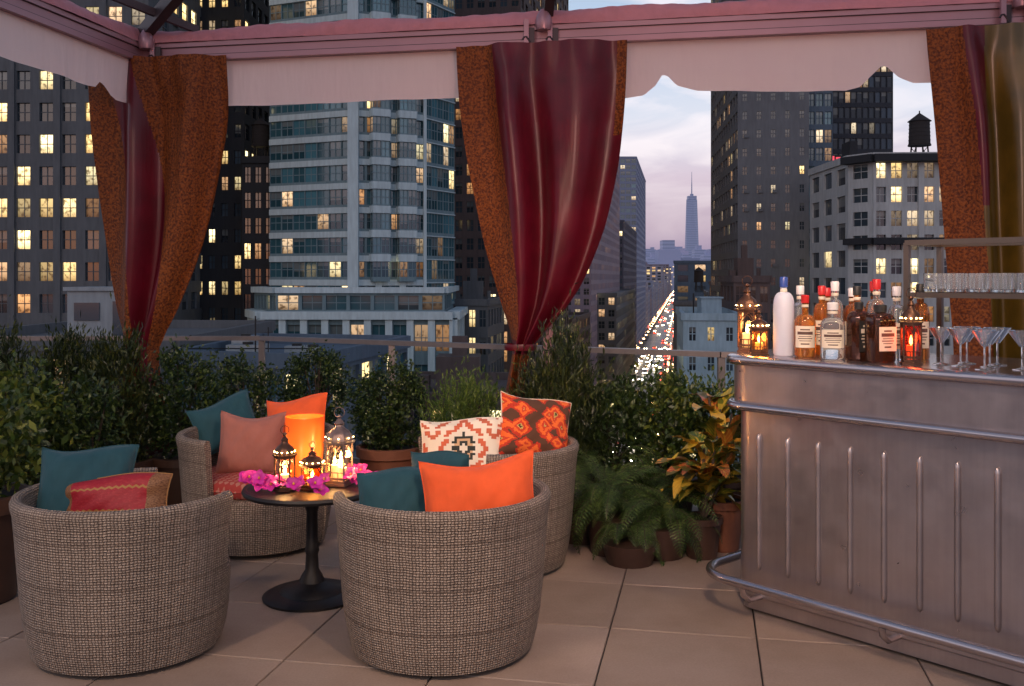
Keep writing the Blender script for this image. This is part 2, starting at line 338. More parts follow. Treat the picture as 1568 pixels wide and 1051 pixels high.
building('tan_loft_building',[(26,300),(32,300),(52,414),(44,414)],D,-4,[dict(nx=2,fh=3.6,lit=.4,mlit=(2,3)),dict(nx=26,fh=3.8,lit=.5,mlit=(2,3))],tm,bulk=False)
building('tan_brick_tower',[(38.2,188),(34.6,150),(45.0,148.2),(52,186)],D,70,[dict(nx=12,fh=2.8,wf=.75,hf=.6,lit=.3,mlit=(2,3,3)),dict(nx=5,fh=2.8,wf=.3,hf=.42,lit=.18,mlit=(2,3),rec=.15,ac=.2),dict(nx=8,fh=2.8,lit=.1)],tm)
building('dark_glass_tower',[(57.6,190),(74,190),(76,215),(60,215)],D,68,[dict(nx=14,fh=3.0,wf=.84,hf=.7,lit=.10,mlit=(3,),mull=False),None],[masonry('dark_mullion',(.04,.045,.06)),window_dark('blue_window_glass',(.006,.012,.025),(.018,.035,.06),.35,.4),W_LIT,W_LIT2])
building('narrow_glass_building',[(45.8,152),(49.8,152),(52,165),(48,165)],D,70,[dict(nx=3,fh=2.8,wf=.8,hf=.7,lit=.08,mlit=(3,)),None],[M_BLUE,W_TEAL,W_LIT,W_LIT2])
wb=building('cream_corner_building',[(42.6,124),(44.6,121),(62,120),(62,140),(42.6,140)],D,16.2,[dict(nx=1,fh=2.9,wf=.6,lit=.1),dict(nx=9,fh=2.9,wf=.68,hf=.64,lit=.6,mlit=(2,2,3),pier=3,pierw=.7,pierd=.3,rec=.4),None],[M_CREAM,W_DARK,W_LIT,W_LIT2],roof=0,bulk=False)
mb=MB(); mb.beam((44.4,120.4,6),(62,119.4,6),.9,.8,0); mb.beam((42.2,124,6),(44.4,120.4,6),.9,.8,0); mb.beam((44.4,120.2,16.2),(62,119.2,16.2),1.2,.9,0); mb.beam((42.0,124,16.2),(44.4,120.2,16.2),1.2,.9,0); mb.box(42.8,43.8,124,127,16.5,18.8,0)
mb.build('dark_cornice',[M_DARK],parent=wb)
def water_tower(x,y,z,s=1):
    mb=MB()
    for a in range(4):
        an=math.pi/4+a*math.pi/2; mb.beam((x+1.3*s*math.cos(an),y+1.3*s*math.sin(an),z),(x+1.05*s*math.cos(an),y+1.05*s*math.sin(an),z+2.4*s),.16*s,.16*s,0)
        an2=an+math.pi/2; mb.beam((x+1.3*s*math.cos(an),y+1.3*s*math.sin(an),z+.2),(x+1.05*s*math.cos(an2),y+1.05*s*math.sin(an2),z+2.2*s),.07*s,.07*s,0)
    prof=[(0,2.4),(1.45,2.4),(1.45,2.55),(1.35,2.55)]
    for k in range(6): prof+=[(1.35-.015*k,2.6+k*.5),(1.39-.015*k,2.62+k*.5),(1.39-.015*k,2.68+k*.5),(1.345-.015*k,2.7+k*.5)]
    prof+=[(1.28,5.6),(1.5,5.6),(0.08,6.7),(0.08,7.0),(0,7.0)]
    mb.lathe([(r*s,h*s) for r,h in prof],20,(x,y,z),0); mb.build('water_tower',[basic('weathered_cedar',(.03,.025,.025),.9)])
water_tower(53.3,128,16.3,1.0); water_tower(-33.6,131,16.8,.9); water_tower(63,330,-3,1.2)
building('pale_blue_building',[(21,120),(27.6,119),(31,144),(24.6,146)],D,-3.6,[dict(nx=3,fh=3.6,wf=.35,hf=.45,lit=.35,mlit=(2,)),dict(nx=5,fh=3.6),None,dict(nx=6,fh=3.6,lit=.3,wf=.4)],[masonry('pale_blue_stucco',(.34,.46,.53)),W_DARK,W_LIT,W_LIT2],bulk=False)
mb=MB(); mb.box(24.4,27.0,126,129,-3.6,-1.2,0); mb.box(24.2,27.2,125.8,129.2,-1.2,-1.0,0); mb.tube([(23,124,-3.6),(23,124,-.5)],.1,6,1); mb.box(22.2,23.4,130,131,-3.6,-2.4,0); mb.build('roof_bulkhead',[masonry('pale_roof_stucco',(.3,.40,.46)),M_DARK])
building('tan_low_building',[(29,128),(33.5,127),(36,146),(31.5,148)],D,1.0,[dict(nx=3,fh=3.4,lit=.4,mlit=(2,3)),None],bm)
building('low_glass_building',[(-20.5,60),(-11.5,57),(-8,75),(-20,78)],D,-3.7,[dict(nx=9,fh=3.4,wf=.85,hf=.7,lit=.08),dict(nx=7,fh=3.4,wf=.8,hf=.7)],[M_BLUE,W_TEAL,W_LIT,W_LIT2],bulk=False)
mb=MB()
for (x,y,a,b,h) in ((-17,63,1.2,.8,.9),(-14.5,66,.7,.7,.6),(-18.5,68,.6,1.4,1.1),(-12.6,62,.4,.4,.8)): mb.box(x-a,x+a,y-b,y+b,-3.7,-3.7+h,0); mb.lathe([(0,h),(.35,h),(.35,h+.15),(0,h+.15)],12,(x,y,-3.7),1)
mb.tube([(-16,61,-3.7),(-16,61,-.9)],.05,5,1); mb.tube([(-15.2,61,-3.7),(-15.2,61,-1.6)],.04,5,1); mb.tube([(-20,60.6,-2.9),(-11.7,57.8,-2.7)],.04,5,1)
mb.build('rooftop_equipment',[basic('duct_metal',(.3,.33,.35),.5,.3),IRON])
building('low_stone_building',[(-40,66),(-22,64),(-22,90),(-40,92)],D,-3.2,[dict(nx=8,fh=3.6,lit=.3,mlit=(2,3)),None],mats,bulk=False)
mb=MB(); mb.box(-30.0,-26.0,66,70,-3,.6,0); mb.box(-30.2,-25.8,65.8,70.2,.6,.85,0); mb.box(-26.9,-26.2,65.9,66,-2.9,-.1,1); mb.box(-29.5,-27.8,65.9,66,-1.4,-.2,1); mb.tube([(-27.2,67,.8),(-27.2,67,3)],.08,6,1)
mb.build('rooftop_bulkhead',[masonry('pale_stucco',(.33,.36,.38)),W_DARK])
building('rear_brick_building',[(-12,84),(1,82),(3,100),(-12,102)],D,-9,[dict(nx=8,fh=3.4,lit=.4,mlit=(2,3)),dict(nx=8,fh=3.4,lit=.3)],bm)
mb=MB()
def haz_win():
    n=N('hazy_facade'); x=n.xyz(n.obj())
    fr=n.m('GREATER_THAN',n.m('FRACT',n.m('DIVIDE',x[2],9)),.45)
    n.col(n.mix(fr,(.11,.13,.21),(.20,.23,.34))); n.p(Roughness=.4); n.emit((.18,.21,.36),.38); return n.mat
HW=haz_win(); HAZ=[basic('hazy_tower_%d'%i,c,.6,var=.15,nscale=.02,emit=c,es=.4) for i,c in enumerate([(.18,.20,.33),(.22,.22,.35),(.13,.15,.25)])]  # far haze painted into these facades as bluish colour and glow
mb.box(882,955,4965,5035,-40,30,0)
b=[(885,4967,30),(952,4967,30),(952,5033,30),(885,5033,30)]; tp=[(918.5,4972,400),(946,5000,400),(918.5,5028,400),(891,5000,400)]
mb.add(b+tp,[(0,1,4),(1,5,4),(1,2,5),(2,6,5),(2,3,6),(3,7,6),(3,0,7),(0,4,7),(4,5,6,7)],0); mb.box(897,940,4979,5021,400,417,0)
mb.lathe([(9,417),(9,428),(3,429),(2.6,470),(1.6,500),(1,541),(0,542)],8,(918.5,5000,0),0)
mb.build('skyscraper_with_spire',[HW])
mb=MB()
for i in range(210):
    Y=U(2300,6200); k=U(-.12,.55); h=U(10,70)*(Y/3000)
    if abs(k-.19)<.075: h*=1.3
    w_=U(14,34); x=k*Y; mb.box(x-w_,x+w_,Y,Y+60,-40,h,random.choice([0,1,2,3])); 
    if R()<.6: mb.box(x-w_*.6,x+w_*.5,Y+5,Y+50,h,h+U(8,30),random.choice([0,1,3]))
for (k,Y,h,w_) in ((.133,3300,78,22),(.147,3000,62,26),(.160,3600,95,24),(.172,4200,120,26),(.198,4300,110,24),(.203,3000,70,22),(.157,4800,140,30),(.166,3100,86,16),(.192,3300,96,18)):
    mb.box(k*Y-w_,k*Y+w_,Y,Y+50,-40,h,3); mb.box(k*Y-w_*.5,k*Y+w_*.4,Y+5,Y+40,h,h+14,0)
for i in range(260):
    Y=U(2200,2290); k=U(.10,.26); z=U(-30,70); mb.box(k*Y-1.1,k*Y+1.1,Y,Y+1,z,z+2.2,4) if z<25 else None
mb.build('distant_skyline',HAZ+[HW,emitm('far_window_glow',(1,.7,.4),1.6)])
mb=MB()
for i in range(70):
    Y=U(300,1500); s_=random.choice([-1,1]); x=(.174*Y)+s_*U(95,600)-15
    h=U(-5,30); mb.box(x-20,x+20,Y,Y+40,-40,h,random.choice([0,1,2])); mb.box(x-6,x+5,Y+5,Y+20,h,h+5,0)
mb.build('city_blocks',[M_BROWN,M_TAN,M_BLUE])
mb=MB(); mb.add([(-15000,-3000,-40.2),(15000,-3000,-40.2),(15000,25000,-40.2),(-15000,25000,-40.2)],[(0,1,2,3)]); mb.build('ground',[masonry('city_ground',(.07,.07,.075))])
def av(s_,o,z=-40.1): return (o-14.5+.174*s_,s_,z)
mb=MB(); mb.add([av(-200,-8.5),av(-200,8.5),av(6000,8.5),av(6000,-8.5)],[(0,1,2,3)],0)
mb.build('avenue_road',[basic('asphalt',(.05,.05,.055),.35,nscale=.3)])
mb=MB()
for s_ in range(60,2500,12):
    for o in (-4.2,0,4.2): mb.add([av(s_,o-.1,-40.09),av(s_,o+.1,-40.09),av(s_+4,o+.1,-40.09),av(s_+4,o-.1,-40.09)],[(0,1,2,3)])
for s_ in range(120,2500,85):
    for o in np.arange(-8,8,1.3): mb.add([av(s_,o,-40.08),av(s_,o+.6,-40.08),av(s_+3.5,o+.6,-40.08),av(s_+3.5,o,-40.08)],[(0,1,2,3)])
mb.build('road_markings',[basic('road_paint',(.6,.6,.58))])
mb=MB()
for sd in (-1,1):
    a,b=(8.5,11.6) if sd>0 else (-11.6,-8.5)
    for s0 in range(-200,4000,85):
        vs=[av(s0,a,-40.1),av(s0,b,-40.1),av(s0+75,b,-40.1),av(s0+75,a,-40.1)]; vs+=[(x,y,-39.95) for x,y,z in vs]
        mb.add(vs,[(4,5,6,7),(0,1,5,4),(1,2,6,5),(2,3,7,6),(3,0,4,7)],0)
mb.build('sidewalk',[basic('concrete_walk',(.22,.21,.2))])
mb=MB()
def car(s_,o,toward,body):
    sg=-1 if toward else 1
    def pt(dx,dy,z): x,y,_=av(s_+dy*sg,o+dx); return (x,y,-40.1+z)
    prof=[(-2.3,.35),(-2.3,.85),(-1.4,.95),(-.8,1.42),(.9,1.45),(1.6,.95),(2.3,.8),(2.3,.35)]
    vs=[pt(-.9,y,z) for y,z in prof]+[pt(.9,y,z) for y,z in prof]; n=len(prof)
    mb.add(vs,[tuple(range(n)),tuple(range(2*n-1,n-1,-1))]+[(i,(i+1)%n,(i+1)%n+n,i+n) for i in range(n)],body)
    for sx in (-.65,.65):
        for yy_,m_ in ((2.36,3),(-2.36,4)):
            r=.3 if m_==3 else .26
            vs=[pt(sx-r,yy_,.5),pt(sx+r,yy_,.5),pt(sx+r,yy_,.5+r*1.3),pt(sx-r,yy_,.5+r*1.3)]; mb.add(vs,[(0,1,2,3)],m_)
        for yy_ in (-1.4,1.4): mb.lathe([(0,-.1),(.33,-.1),(.33,.1),(0,.1)],10,(0,0,0),5,Matrix.Translation(pt(sx*1.2,yy_,.33))@Matrix.Rotation(math.pi/2,4,'Y'))
for s_ in range(150,2400,9):
    dens=.62 if 390<s_<540 else (.13 if s_<1000 else .09)
    for o in (-6.3,-2.1,2.1,6.3):
        if R()<dens: car(s_+U(-2,2),o+U(-.5,.5),(o<3) if s_<560 else (R()<.5),random.choice([0,1,2]))
mb.build('traffic',[basic('dark_car_paint',(.03,.03,.035),.3),basic('yellow_cab_paint',(.5,.3,.03),.3),basic('silver_car_paint',(.3,.3,.3),.3),emitm('headlight',(1,.82,.58),34),emitm('taillight',(1,.06,.03),14),IRON])
mb=MB()
for s_ in range(120,2600,34):
    for sd in (-1,1):
        x,y,z=av(s_,sd*9.3); mb.tube([(x,y,-40),(x,y,-32.5),(x-sd*1.0,y,-31.6),(x-sd*3,y,-31.5)],.1,5,0)
        mb.box(x-sd*3-.45,x-sd*3+.45,y-.3,y+.3,-31.7,-31.3,1)
        for q in range(2):
            if R()<.8: mb.box(x+sd*1.9-.06,x+sd*1.9+.06,y+4+q*10,y+4+q*10+U(1,6),-38.3,-36.4,random.choice([1,2,2,3]))
mb.build('street_lamps',[IRON,emitm('street_lamp_glow',(1,.62,.28),24),emitm('shop_window_glow',(1,.6,.3),6),emitm('red_sign_glow',(1,.12,.08),6)])
mb=MB(); mb.box(61.0,62.4,189.4,189.7,24.0,25.0,0);mb.box(62.8,63.6,189.4,189.7,24.1,24.8,0);mb.box(60.9,63.8,189.7,189.9,23.8,25.2,1); mb.build('red_sign',[emitm('red_neon',(1,.08,.12),1.2),IRON])

# ================================================================== TERRACE
e1=Vector((.9805,-.1961,0)); e2=Vector((.1961,.9805,0))
RL=[(-6,8.06),(-2.06,8.06),(1.36,6.36),(2.0,6.23),(6,5.43)]
def raily(x):
    for (a,b),(c,d) in zip(RL,RL[1:]):
        if a<=x<=c: return b+(d-b)*(x-a)/(c-a)
    return 8.06 if x<-6 else 5.43
slab=[(-6.2,-6),(6.2,-6),(6.2,5.55),(2.0,6.38),(1.42,6.5),(-2.0,8.22),(-6.2,8.22)]
mb=MB(); n=len(slab)
mb.add([(x,y,-.014) for x,y in slab],[tuple(range(n))],0)
for i in range(n):
    a,b=slab[i],slab[(i+1)%n]; mb.quad((*a,-40),(*b,-40),(*b,-.014),(*a,-.014),1,False)
mb.build('terrace_building',[basic('grout',(.02,.018,.017)),M_BROWN])
def paver():
    n=N('concrete_paver'); i=n.isl()
    c=n.ramp(i,[(0,(.31,.235,.19)),(.5,(.36,.275,.225)),(1,(.40,.31,.26))])
    s1=n.ramp(n.noise(1.5,5,rough=.6),[(.3,(.72,.69,.67)),(.60,(1,1,1))]); s2=n.ramp(n.noise(110,3),[(.3,(.88,.88,.88)),(.7,(1.05,1.05,1.05))])
    c=n.mix(1,c,s1,'MULTIPLY'); c=n.mix(1,c,s2,'MULTIPLY'); n.col(c); n.l(n.m('MULTIPLY_ADD',n.noise(2.5,4),.45,.30),n.b.inputs['Roughness']); n.bump(n.noise(150,4),.15,.003); return n.mat
mb=MB(); T=.61; g=.003; o=Vector((.30,3.59,0))
for i in range(-11,12):
    for j in range(-17,9):
        c=o+e1*(i+.5)*T+e2*(j+.5)*T
        if abs(c.x)>5.8 or c.y<-5.6 or c.y+.36>raily(c.x)+.12: continue
        dz=U(-.0012,.0012)
        def q(a,b,z): p=o+e1*(i*T+a)+e2*(j*T+b); return (p.x,p.y,z)
        c4=.003
        vs=[q(g,g,-.012),q(T-g,g,-.012),q(T-g,T-g,-.012),q(g,T-g,-.012)]
        vs+=[q(g,g,dz-c4),q(T-g,g,dz-c4),q(T-g,T-g,dz-c4),q(g,T-g,dz-c4),q(g+c4,g+c4,dz),q(T-g-c4,g+c4,dz),q(T-g-c4,T-g-c4,dz),q(g+c4,T-g-c4,dz)]
        fs=[]
        for r in (0,4):
            for k in range(4): fs.append((r+k,r+(k+1)%4,r+4+(k+1)%4,r+4+k))
        fs.append((8,9,10,11)); mb.add(vs,fs,0)
mb.build('terrace_floor',[paver()])
STEEL=basic('rail_steel',(.22,.2,.2),.4,.6,var=.2,nscale=15)
mb=MB()
for (a,b),(c,d) in zip(RL,RL[1:]):
    mb.beam((a,b,1.0),(c,d,1.0),.07,.035,0); mb.beam((a,b,.06),(c,d,.06),.05,.06,0)
    L=math.hypot(c-a,d-b); k=max(1,int(round(L/1.25)))
    for i in range(k):
        x=a+(c-a)*i/k;y=b+(d-b)*i/k; mb.beam((x,y,-.01),(x,y,.98),.045,.045,0,up=(0,1,0))
        x2=a+(c-a)*(i+1)/k;y2=b+(d-b)*(i+1)/k; dx,dy=(x2-x)/L*k*.04,(y2-y)/L*k*.04
        mb.quad((x+dx,y+dy,.1),(x2-dx,y2-dy,.1),(x2-dx,y2-dy,.97),(x+dx,y+dy,.97),1)
mb.build('glass_railing',[STEEL,glassy('railing_glass',(.90,.94,.95),.02)])

Cc=Vector((-2.58,6.8,0))
def bl(X): return 6.8-.19*(X+2.58)
PINKF=cloth('pink_lit_canvas',(.50,.20,.22),.75,.05,.9,5); PMET=basic('pink_lit_aluminium',(.33,.18,.21),.35,.3,var=.1)  # pink light on the beams is put into the canvas and metal colours
mb=MB()
def cbeam(p,q):
    p=Vector(p);q=Vector(q);d=(q-p).normalized();s_=Vector((d.y,-d.x,0))
    mb.beam(p+Vector((0,0,2.998)),q+Vector((0,0,2.998)),.11,.035,1); mb.beam(p+Vector((0,0,3.045)),q+Vector((0,0,3.045)),.085,.05,1); mb.beam(p+Vector((0,0,3.088)),q+Vector((0,0,3.088)),.12,.03,1)
    for oz in (3.019,3.071): mb.beam(p+Vector((0,0,oz))+s_*.046,q+Vector((0,0,oz))+s_*.046,.006,.003,2)
    L=(q-p).length; n=int(L/.03); vs=[];fs=[];m=9
    for i in range(n+1):
        a=i*L/n
        for k in range(m):
            an=math.pi*k/(m-1); wv=.006*math.sin(a*3.1+k)+.005*math.sin(a*7.3-k*1.3)+.0025*math.sin(a*43+k*2)
            r1=.07+wv;r2=.10+wv*1.3
            pp=p+d*a+s_*(r1*math.cos(an)); vs.append((pp.x,pp.y,3.105+r2*math.sin(an)))
    for i in range(n):
        for k in range(m-1): fs.append((i*m+k,i*m+m+k,i*m+m+k+1,i*m+k+1))
    mb.add(vs,fs,0,None,None,True)
Lq=(Cc.x-.19*5.2,Cc.y-5.2,0); Rq=(4.6,bl(4.6),0); cbeam(Cc,Rq); cbeam(Lq,Cc)
RR=Vector(Rq); cbeam(RR,(4.6-.19*5.2,bl(4.6)-5.2,0))
for P_ in ((Cc.x,Cc.y),(.23,bl(.23)),(2.98,bl(2.98)),(Lq[0],Lq[1])):
    mb.beam((P_[0],P_[1],0),(P_[0],P_[1],2.98),.06,.06,1,up=(0,1,0)); mb.box(P_[0]-.07,P_[0]+.07,P_[1]-.07,P_[1]+.07,-.0,.02,1)
apex=Vector((.3,3.5,4.3))
for P_ in (Cc,RR,Vector(Lq)): mb.beam(Vector((P_.x,P_.y,3.17)),apex,.07,.09,2)
mb.beam((Cc.x+.42,bl(Cc.x+.42),3.2),(Cc.x-.02,Cc.y-.45,3.33),.035,.05,2)
mb.beam((.23,bl(.23),3.17),apex,.06,.08,2)
for bx in (.2,2.95,-2.5):
    y0=bl(bx)
    for dx in (-.075,.075):
        mb.beam((bx+dx-.035,y0-.09,2.97),(bx+dx-.035,y0-.09,3.13),.03,.02,1); mb.tube([(bx+dx-.06+.05*k/4,y0-.10,3.0+.02*math.sin(k)) for k in range(5)],.006,6,2)
        mb.beam((bx+dx,y0-.07,2.98),(bx+dx,y0-.07,3.08),.035,.03,2)
    mb.lathe([(0,-.04),(.045,-.04),(.055,0),(.045,.05),(.02,.09),(0,.09)],14,(bx,y0-.1,3.1),1)
mb.build('canopy_frame',[PINKF,PMET,basic('dark_frame',(.05,.035,.04),.5,.4)])
def valmat():
    n=N('pink_lit_white_canvas'); n.col(n.mix(n.noise(3,3),(.84,.60,.55),(.90,.72,.64))); n.p(Roughness=.8)  # pink backlight mixed into the colour of the white cloth
    n.bump(n.noise(2.5,3,scl=(3,3,.6)),.6,.05)
    tr=n.n('ShaderNodeBsdfTranslucent'); tr.inputs[0].default_value=(.98,.78,.74,1); mx=n.n('ShaderNodeMixShader'); mx.inputs[0].default_value=.45
    n.l(n.b.outputs[0],mx.inputs[1]); n.l(tr.outputs[0],mx.inputs[2]); n.l(mx.outputs[0],n.out.inputs[0]); return n.mat
VAL=valmat()
def lerp_pts(pts,x):
    if x<=pts[0][0]: return pts[0][1]
    for (a,b),(c,d) in zip(pts,pts[1:]):
        if x<=c: return b+(d-b)*(x-a)/(c-a)
    return pts[-1][1]
def valance(p,d,L,bot):
    mb=MB(); n=int(L/.02); m=14; vs=[];fs=[];s_=Vector((d.y,-d.x,0))
    for i in range(n+1):
        a=i*L/n; zb=lerp_pts(bot,a)
        for k in range(m+1):
            f=k/m; z=2.995-(2.995-zb)*f
            q=p+d*a+s_*(-.01+.02*f*math.sin(a*4.1)+.010*f*math.sin(a*11+1)+.004*f*math.sin(a*23+f*3)); vs.append((q.x,q.y,z))
    for i in range(n):
        for k in range(m): fs.append((i*(m+1)+k,i*(m+1)+k+1,(i+1)*(m+1)+k+1,(i+1)*(m+1)+k))
    mb.add(vs,fs,0,None,None,True); return mb.build('canopy_valance',[VAL])
dr=Vector((1,-.19,0)).normalized(); kx=math.hypot(1,.19)
def A_(X): return (X+2.58)*kx
valance(Cc,dr,A_(4.4),[(0,2.67),(A_(-.3),2.67),(A_(.72),2.63),(A_(.83),2.64),(A_(.90),2.70),(A_(.94),2.765),(A_(.97),2.765),(A_(1.03),2.70),(A_(1.15),2.665),(A_(2.02),2.63),(A_(2.1),2.65),(A_(2.17),2.72),(A_(2.22),2.77),(A_(2.25),2.77),(A_(2.32),2.70),(A_(2.4),2.66),(A_(3.3),2.64)])
dl=Vector((-.19,-1,0)).normalized()
valance(Cc,dl,5.0,[(0,2.69),(.30,2.68),(.36,2.70),(.43,2.76),(.46,2.77),(.50,2.73),(.6,2.72),(5,2.70)])
def curtmat(name,c,c2,rough,bs,bst,spec=.5):
    n=N(name); f=n.noise(bs,4); n.col(n.ramp(f,[(.38,c),(.62,c2)])); n.p(Roughness=rough); n.b.inputs['Specular IOR Level'].default_value=spec
    n.bump(n.m('ADD',n.noise(bs*1.0,3),n.m('MULTIPLY',n.noise(6,2,scl=(4,4,.4)),1.5)),bst,.01); return n.mat
C_OR=curtmat('orange_brocade',(.075,.015,.003),(.24,.062,.009),.65,70,.8,.3)
C_RED=curtmat('crimson_silk',(.075,.0018,.008),(.11,.0025,.012),.36,4,.12,.38)
C_OLV=curtmat('olive_silk',(.08,.048,.005),(.13,.072,.008),.32,4,.12,.5)
def curtain(left,right,matfn,nf,amp=.07,mats=(C_OR,C_RED,C_OLV),ph=0,yoff=-.10):
    mb=MB(); rows=100; cols=190; zt=left[0][0]; zb=left[-1][0]; L=sorted(left);Rr=sorted(right); vs=[];fs=[];ms=[]
    def sm(pts,z): return (lerp_pts(pts,z-.12)+2*lerp_pts(pts,z)+lerp_pts(pts,z+.12))/4
    for i in range(rows+1):
        z=zt+(zb-zt)*i/rows; a=sm(L,z); b=sm(Rr,z); wd=b-a; top=.35+.65*min(1,(zt-z)/.5)
        for j in range(cols+1):
            u=j/cols; un=u+.045*math.sin(5*u+z*1.3+ph)
            f=.70*math.sin(un*nf*2*math.pi+ph+.35*math.sin(z*1.7))+.22*math.sin(un*nf*3.4*math.pi+1.3+z*.5+ph)+.03*math.sin(un*nf*9+z*2.1)
            if z>2.78: f+=.3*(z-2.78)/.22*math.sin(u*nf*6*math.pi)
            am=amp*(.5+.5*min(1,wd/.9))*top
            X=a+wd*u; d_=f*am-.05*math.sin(math.pi*u)
            vs.append((X+e2.x*d_,bl(X)+yoff+e2.y*d_,z))
    for i in range(rows):
        z=zt+(zb-zt)*(i+.5)/rows
        for j in range(cols):
            k=i*(cols+1)+j; fs.append((k,k+cols+1,k+cols+2,k+1)); ms.append(matfn((j+.5)/cols,z))
    mb.add(vs,fs,ms,None,None,True)
    return mb.build('curtain',list(mats),angle=80)
curtain([(3.0,-2.93),(2.5,-2.90),(2.07,-2.86),(1.6,-2.80),(1.25,-2.74),(1.02,-2.66),(.9,-2.68),(.05,-2.8)],[(3.0,-1.93),(2.6,-1.93),(2.29,-1.98),(1.9,-2.06),(1.61,-2.15),(1.16,-2.35),(1.02,-2.46),(.9,-2.43),(.05,-2.3)],
  lambda u,z: 1 if .12+.16*(3-z)<u<.36+.24*(3-z) else 0,2.3,.10)
curtain([(2.98,-.36),(2.6,-.34),(2.235,-.293),(1.69,-.186),(1.27,-.06),(1.06,.02),(.9,-.03),(.05,-.15)],[(2.98,.715),(2.6,.70),(2.2,.664),(1.8,.583),(1.44,.44),(1.19,.255),(1.06,.088),(.9,.09),(.05,.2)],
  lambda u,z: 0 if (u<.22+.05*(3-z) or (u>.94 and z>2.4)) and z>1.1 or z<1.03 else 1,2.3,.10,ph=.8)
curtain([(2.96,2.43),(2.37,2.49),(1.79,2.54),(1.13,2.59),(.05,2.6)],[(2.96,3.5),(2.37,3.45),(1.79,3.35),(1.13,3.3),(.05,3.3)],
  lambda u,z: 0 if u<.17+.05*(3-z) else (1 if u<.29-.02*(3-z) and z>1.9 else 2),3,.085,ph=1.5)
for X,z in ((-2.56,1.03),(.055,1.06)):
    mb=MB(); mb.lathe([(.10,-.02),(.105,0),(.10,.02)],20,(0,0,0),0,Matrix.Translation((X,bl(X)-.10,z))@Matrix.Diagonal((1,.8,1,1))); mb.build('curtain_tieback',[C_RED])

# ------------------------------------------------------------------ chairs
def seatmat():
    n=N('red_patterned_cushion'); x=n.xyz(n.obj())
    a=n.m('SINE',n.m('MULTIPLY',x[0],130));b=n.m('SINE',n.m('MULTIPLY',x[1],130)); f=n.m('GREATER_THAN',n.m('MULTIPLY',a,b),.15)
    n.col(n.mix(f,(.34,.04,.035),(.42,.17,.13))); n.p(Roughness=.85); return n.mat
SEAT=seatmat()
def tub_chair(x,y,ang):
    mb=MB()
    outer=[(.368,.02),(.384,.08),(.398,.16),(.408,.25),(.418,.38),(.427,.50),(.434,.575),(.441,.60),(.443,.620),(.436,.636),(.420,.643),(.404,.638),(.395,.624),(.392,.6),(.384,.5),(.374,.40),(.366,.30)]
    a0=math.radians(52);a1=math.radians(308); n=84
    mb.lathe(outer,n,(0,0,0),0,None,a0,a1)
    for a,fl in ((a0,1),(a1,0)):
        vs=[(r*math.cos(a),r*math.sin(a),z) for r,z in outer]; vs.append((.355*math.cos(a),.355*math.sin(a),.02))
        uv=[[(r,z) for r,z in outer]+[(.355,.02)]]; f=list(range(len(vs)))
        if fl: f=f[::-1];uv=[uv[0][::-1]]
        mb.add(vs,[tuple(f)],0,uv)
    mb.lathe([(0,.03),(.355,.03),(.364,.03),(.378,.08),(.388,.16),(.395,.28),(.392,.31),(.37,.32),(0,.32)],60,(0,0,0),0)
    mb.lathe([(0,.322),(.33,.322),(.352,.335),(.36,.365),(.352,.40),(.33,.415),(.15,.425),(0,.425)],40,(.015,0,0),1)
    mb.lathe([(.361,.36),(.366,.367),(.361,.374)],40,(.015,0,0),1)
    for k in range(4):
        an=k*math.pi/2+.7; mb.lathe([(0,0),(.02,0),(.02,.03),(0,.03)],8,(.3*math.cos(an),.3*math.sin(an),0),2)
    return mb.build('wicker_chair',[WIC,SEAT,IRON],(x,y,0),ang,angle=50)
TB=(-.94,4.6)
for (x,y) in ((-.283,4.0),(-1.56,4.0),(-.09,5.16),(-1.43,5.52)):
    tub_chair(x,y,math.atan2(TB[1]-y,TB[0]-x))
def pillow(mat,x,y,z,w_,h,th,yaw=0,lean=0,roll=0,piping=None):
    mb=MB(); n=26; ph=R()*6
    for s_ in (1,-1):
        vs=[];fs=[];uv=[]
        for j in range(n+1):
            for i in range(n+1):
                u=-1+2*i/n;v=-1+2*j/n
                X=w_/2*u*(1-.08*(1-v*v)); Z=h/2*v*(1-.09*(1-u*u))
                t_=th/2*(max(0,(1-u**4)*(1-v**4)))**.6
                t_*=1+.10*math.sin(3.2*u+2.1*v+ph)+.07*math.sin(7*u*v+ph*2)+.03*math.sin(13*u-9*v+ph)
                Z+=-.016*math.cos(u*2.5+ph)*(v>0)*v
                vs.append((X,s_*t_,Z))
        for j in range(n):
            for i in range(n):
                k=j*(n+1)+i; f=(k,k+1,k+n+2,k+n+1); q=[(i/n,j/n),((i+1)/n,j/n),((i+1)/n,(j+1)/n),(i/n,(j+1)/n)]
                if s_>0: f=f[::-1];q=q[::-1]
                fs.append(f);uv.append(q)
        mb.add(vs,fs,0,uv,None,True)
    pts=[]
    for k in range(80):
        s_=k/20; e_=int(s_); f=(s_-e_)*2-1
        u,v=[(f,-1),(1,f),(-f,1),(-1,-f)][e_]
        Z=h/2*v*(1-.09*(1-u*u)); Z+=-.016*math.cos(u*2.5+ph)*(v>0)*v
        pts.append((w_/2*u*(1-.08*(1-v*v)),0,Z))
    mb.tube(pts,.0035,6,1,closed=True)
    ob=mb.build('throw_pillow',[mat,piping or mat],angle=80)
    ob.matrix_world=Matrix.Translation((x,y,z))@Matrix.Rotation(math.radians(yaw),4,'Z')@Matrix.Rotation(math.radians(lean),4,'X')@Matrix.Rotation(math.radians(roll),4,'Y')
    return ob
TEAL=cloth('teal_linen',(.007,.062,.085)); ORG=cloth('orange_linen',(.80,.105,.018)); PNK=cloth('dusty_pink_linen',(.36,.13,.10))
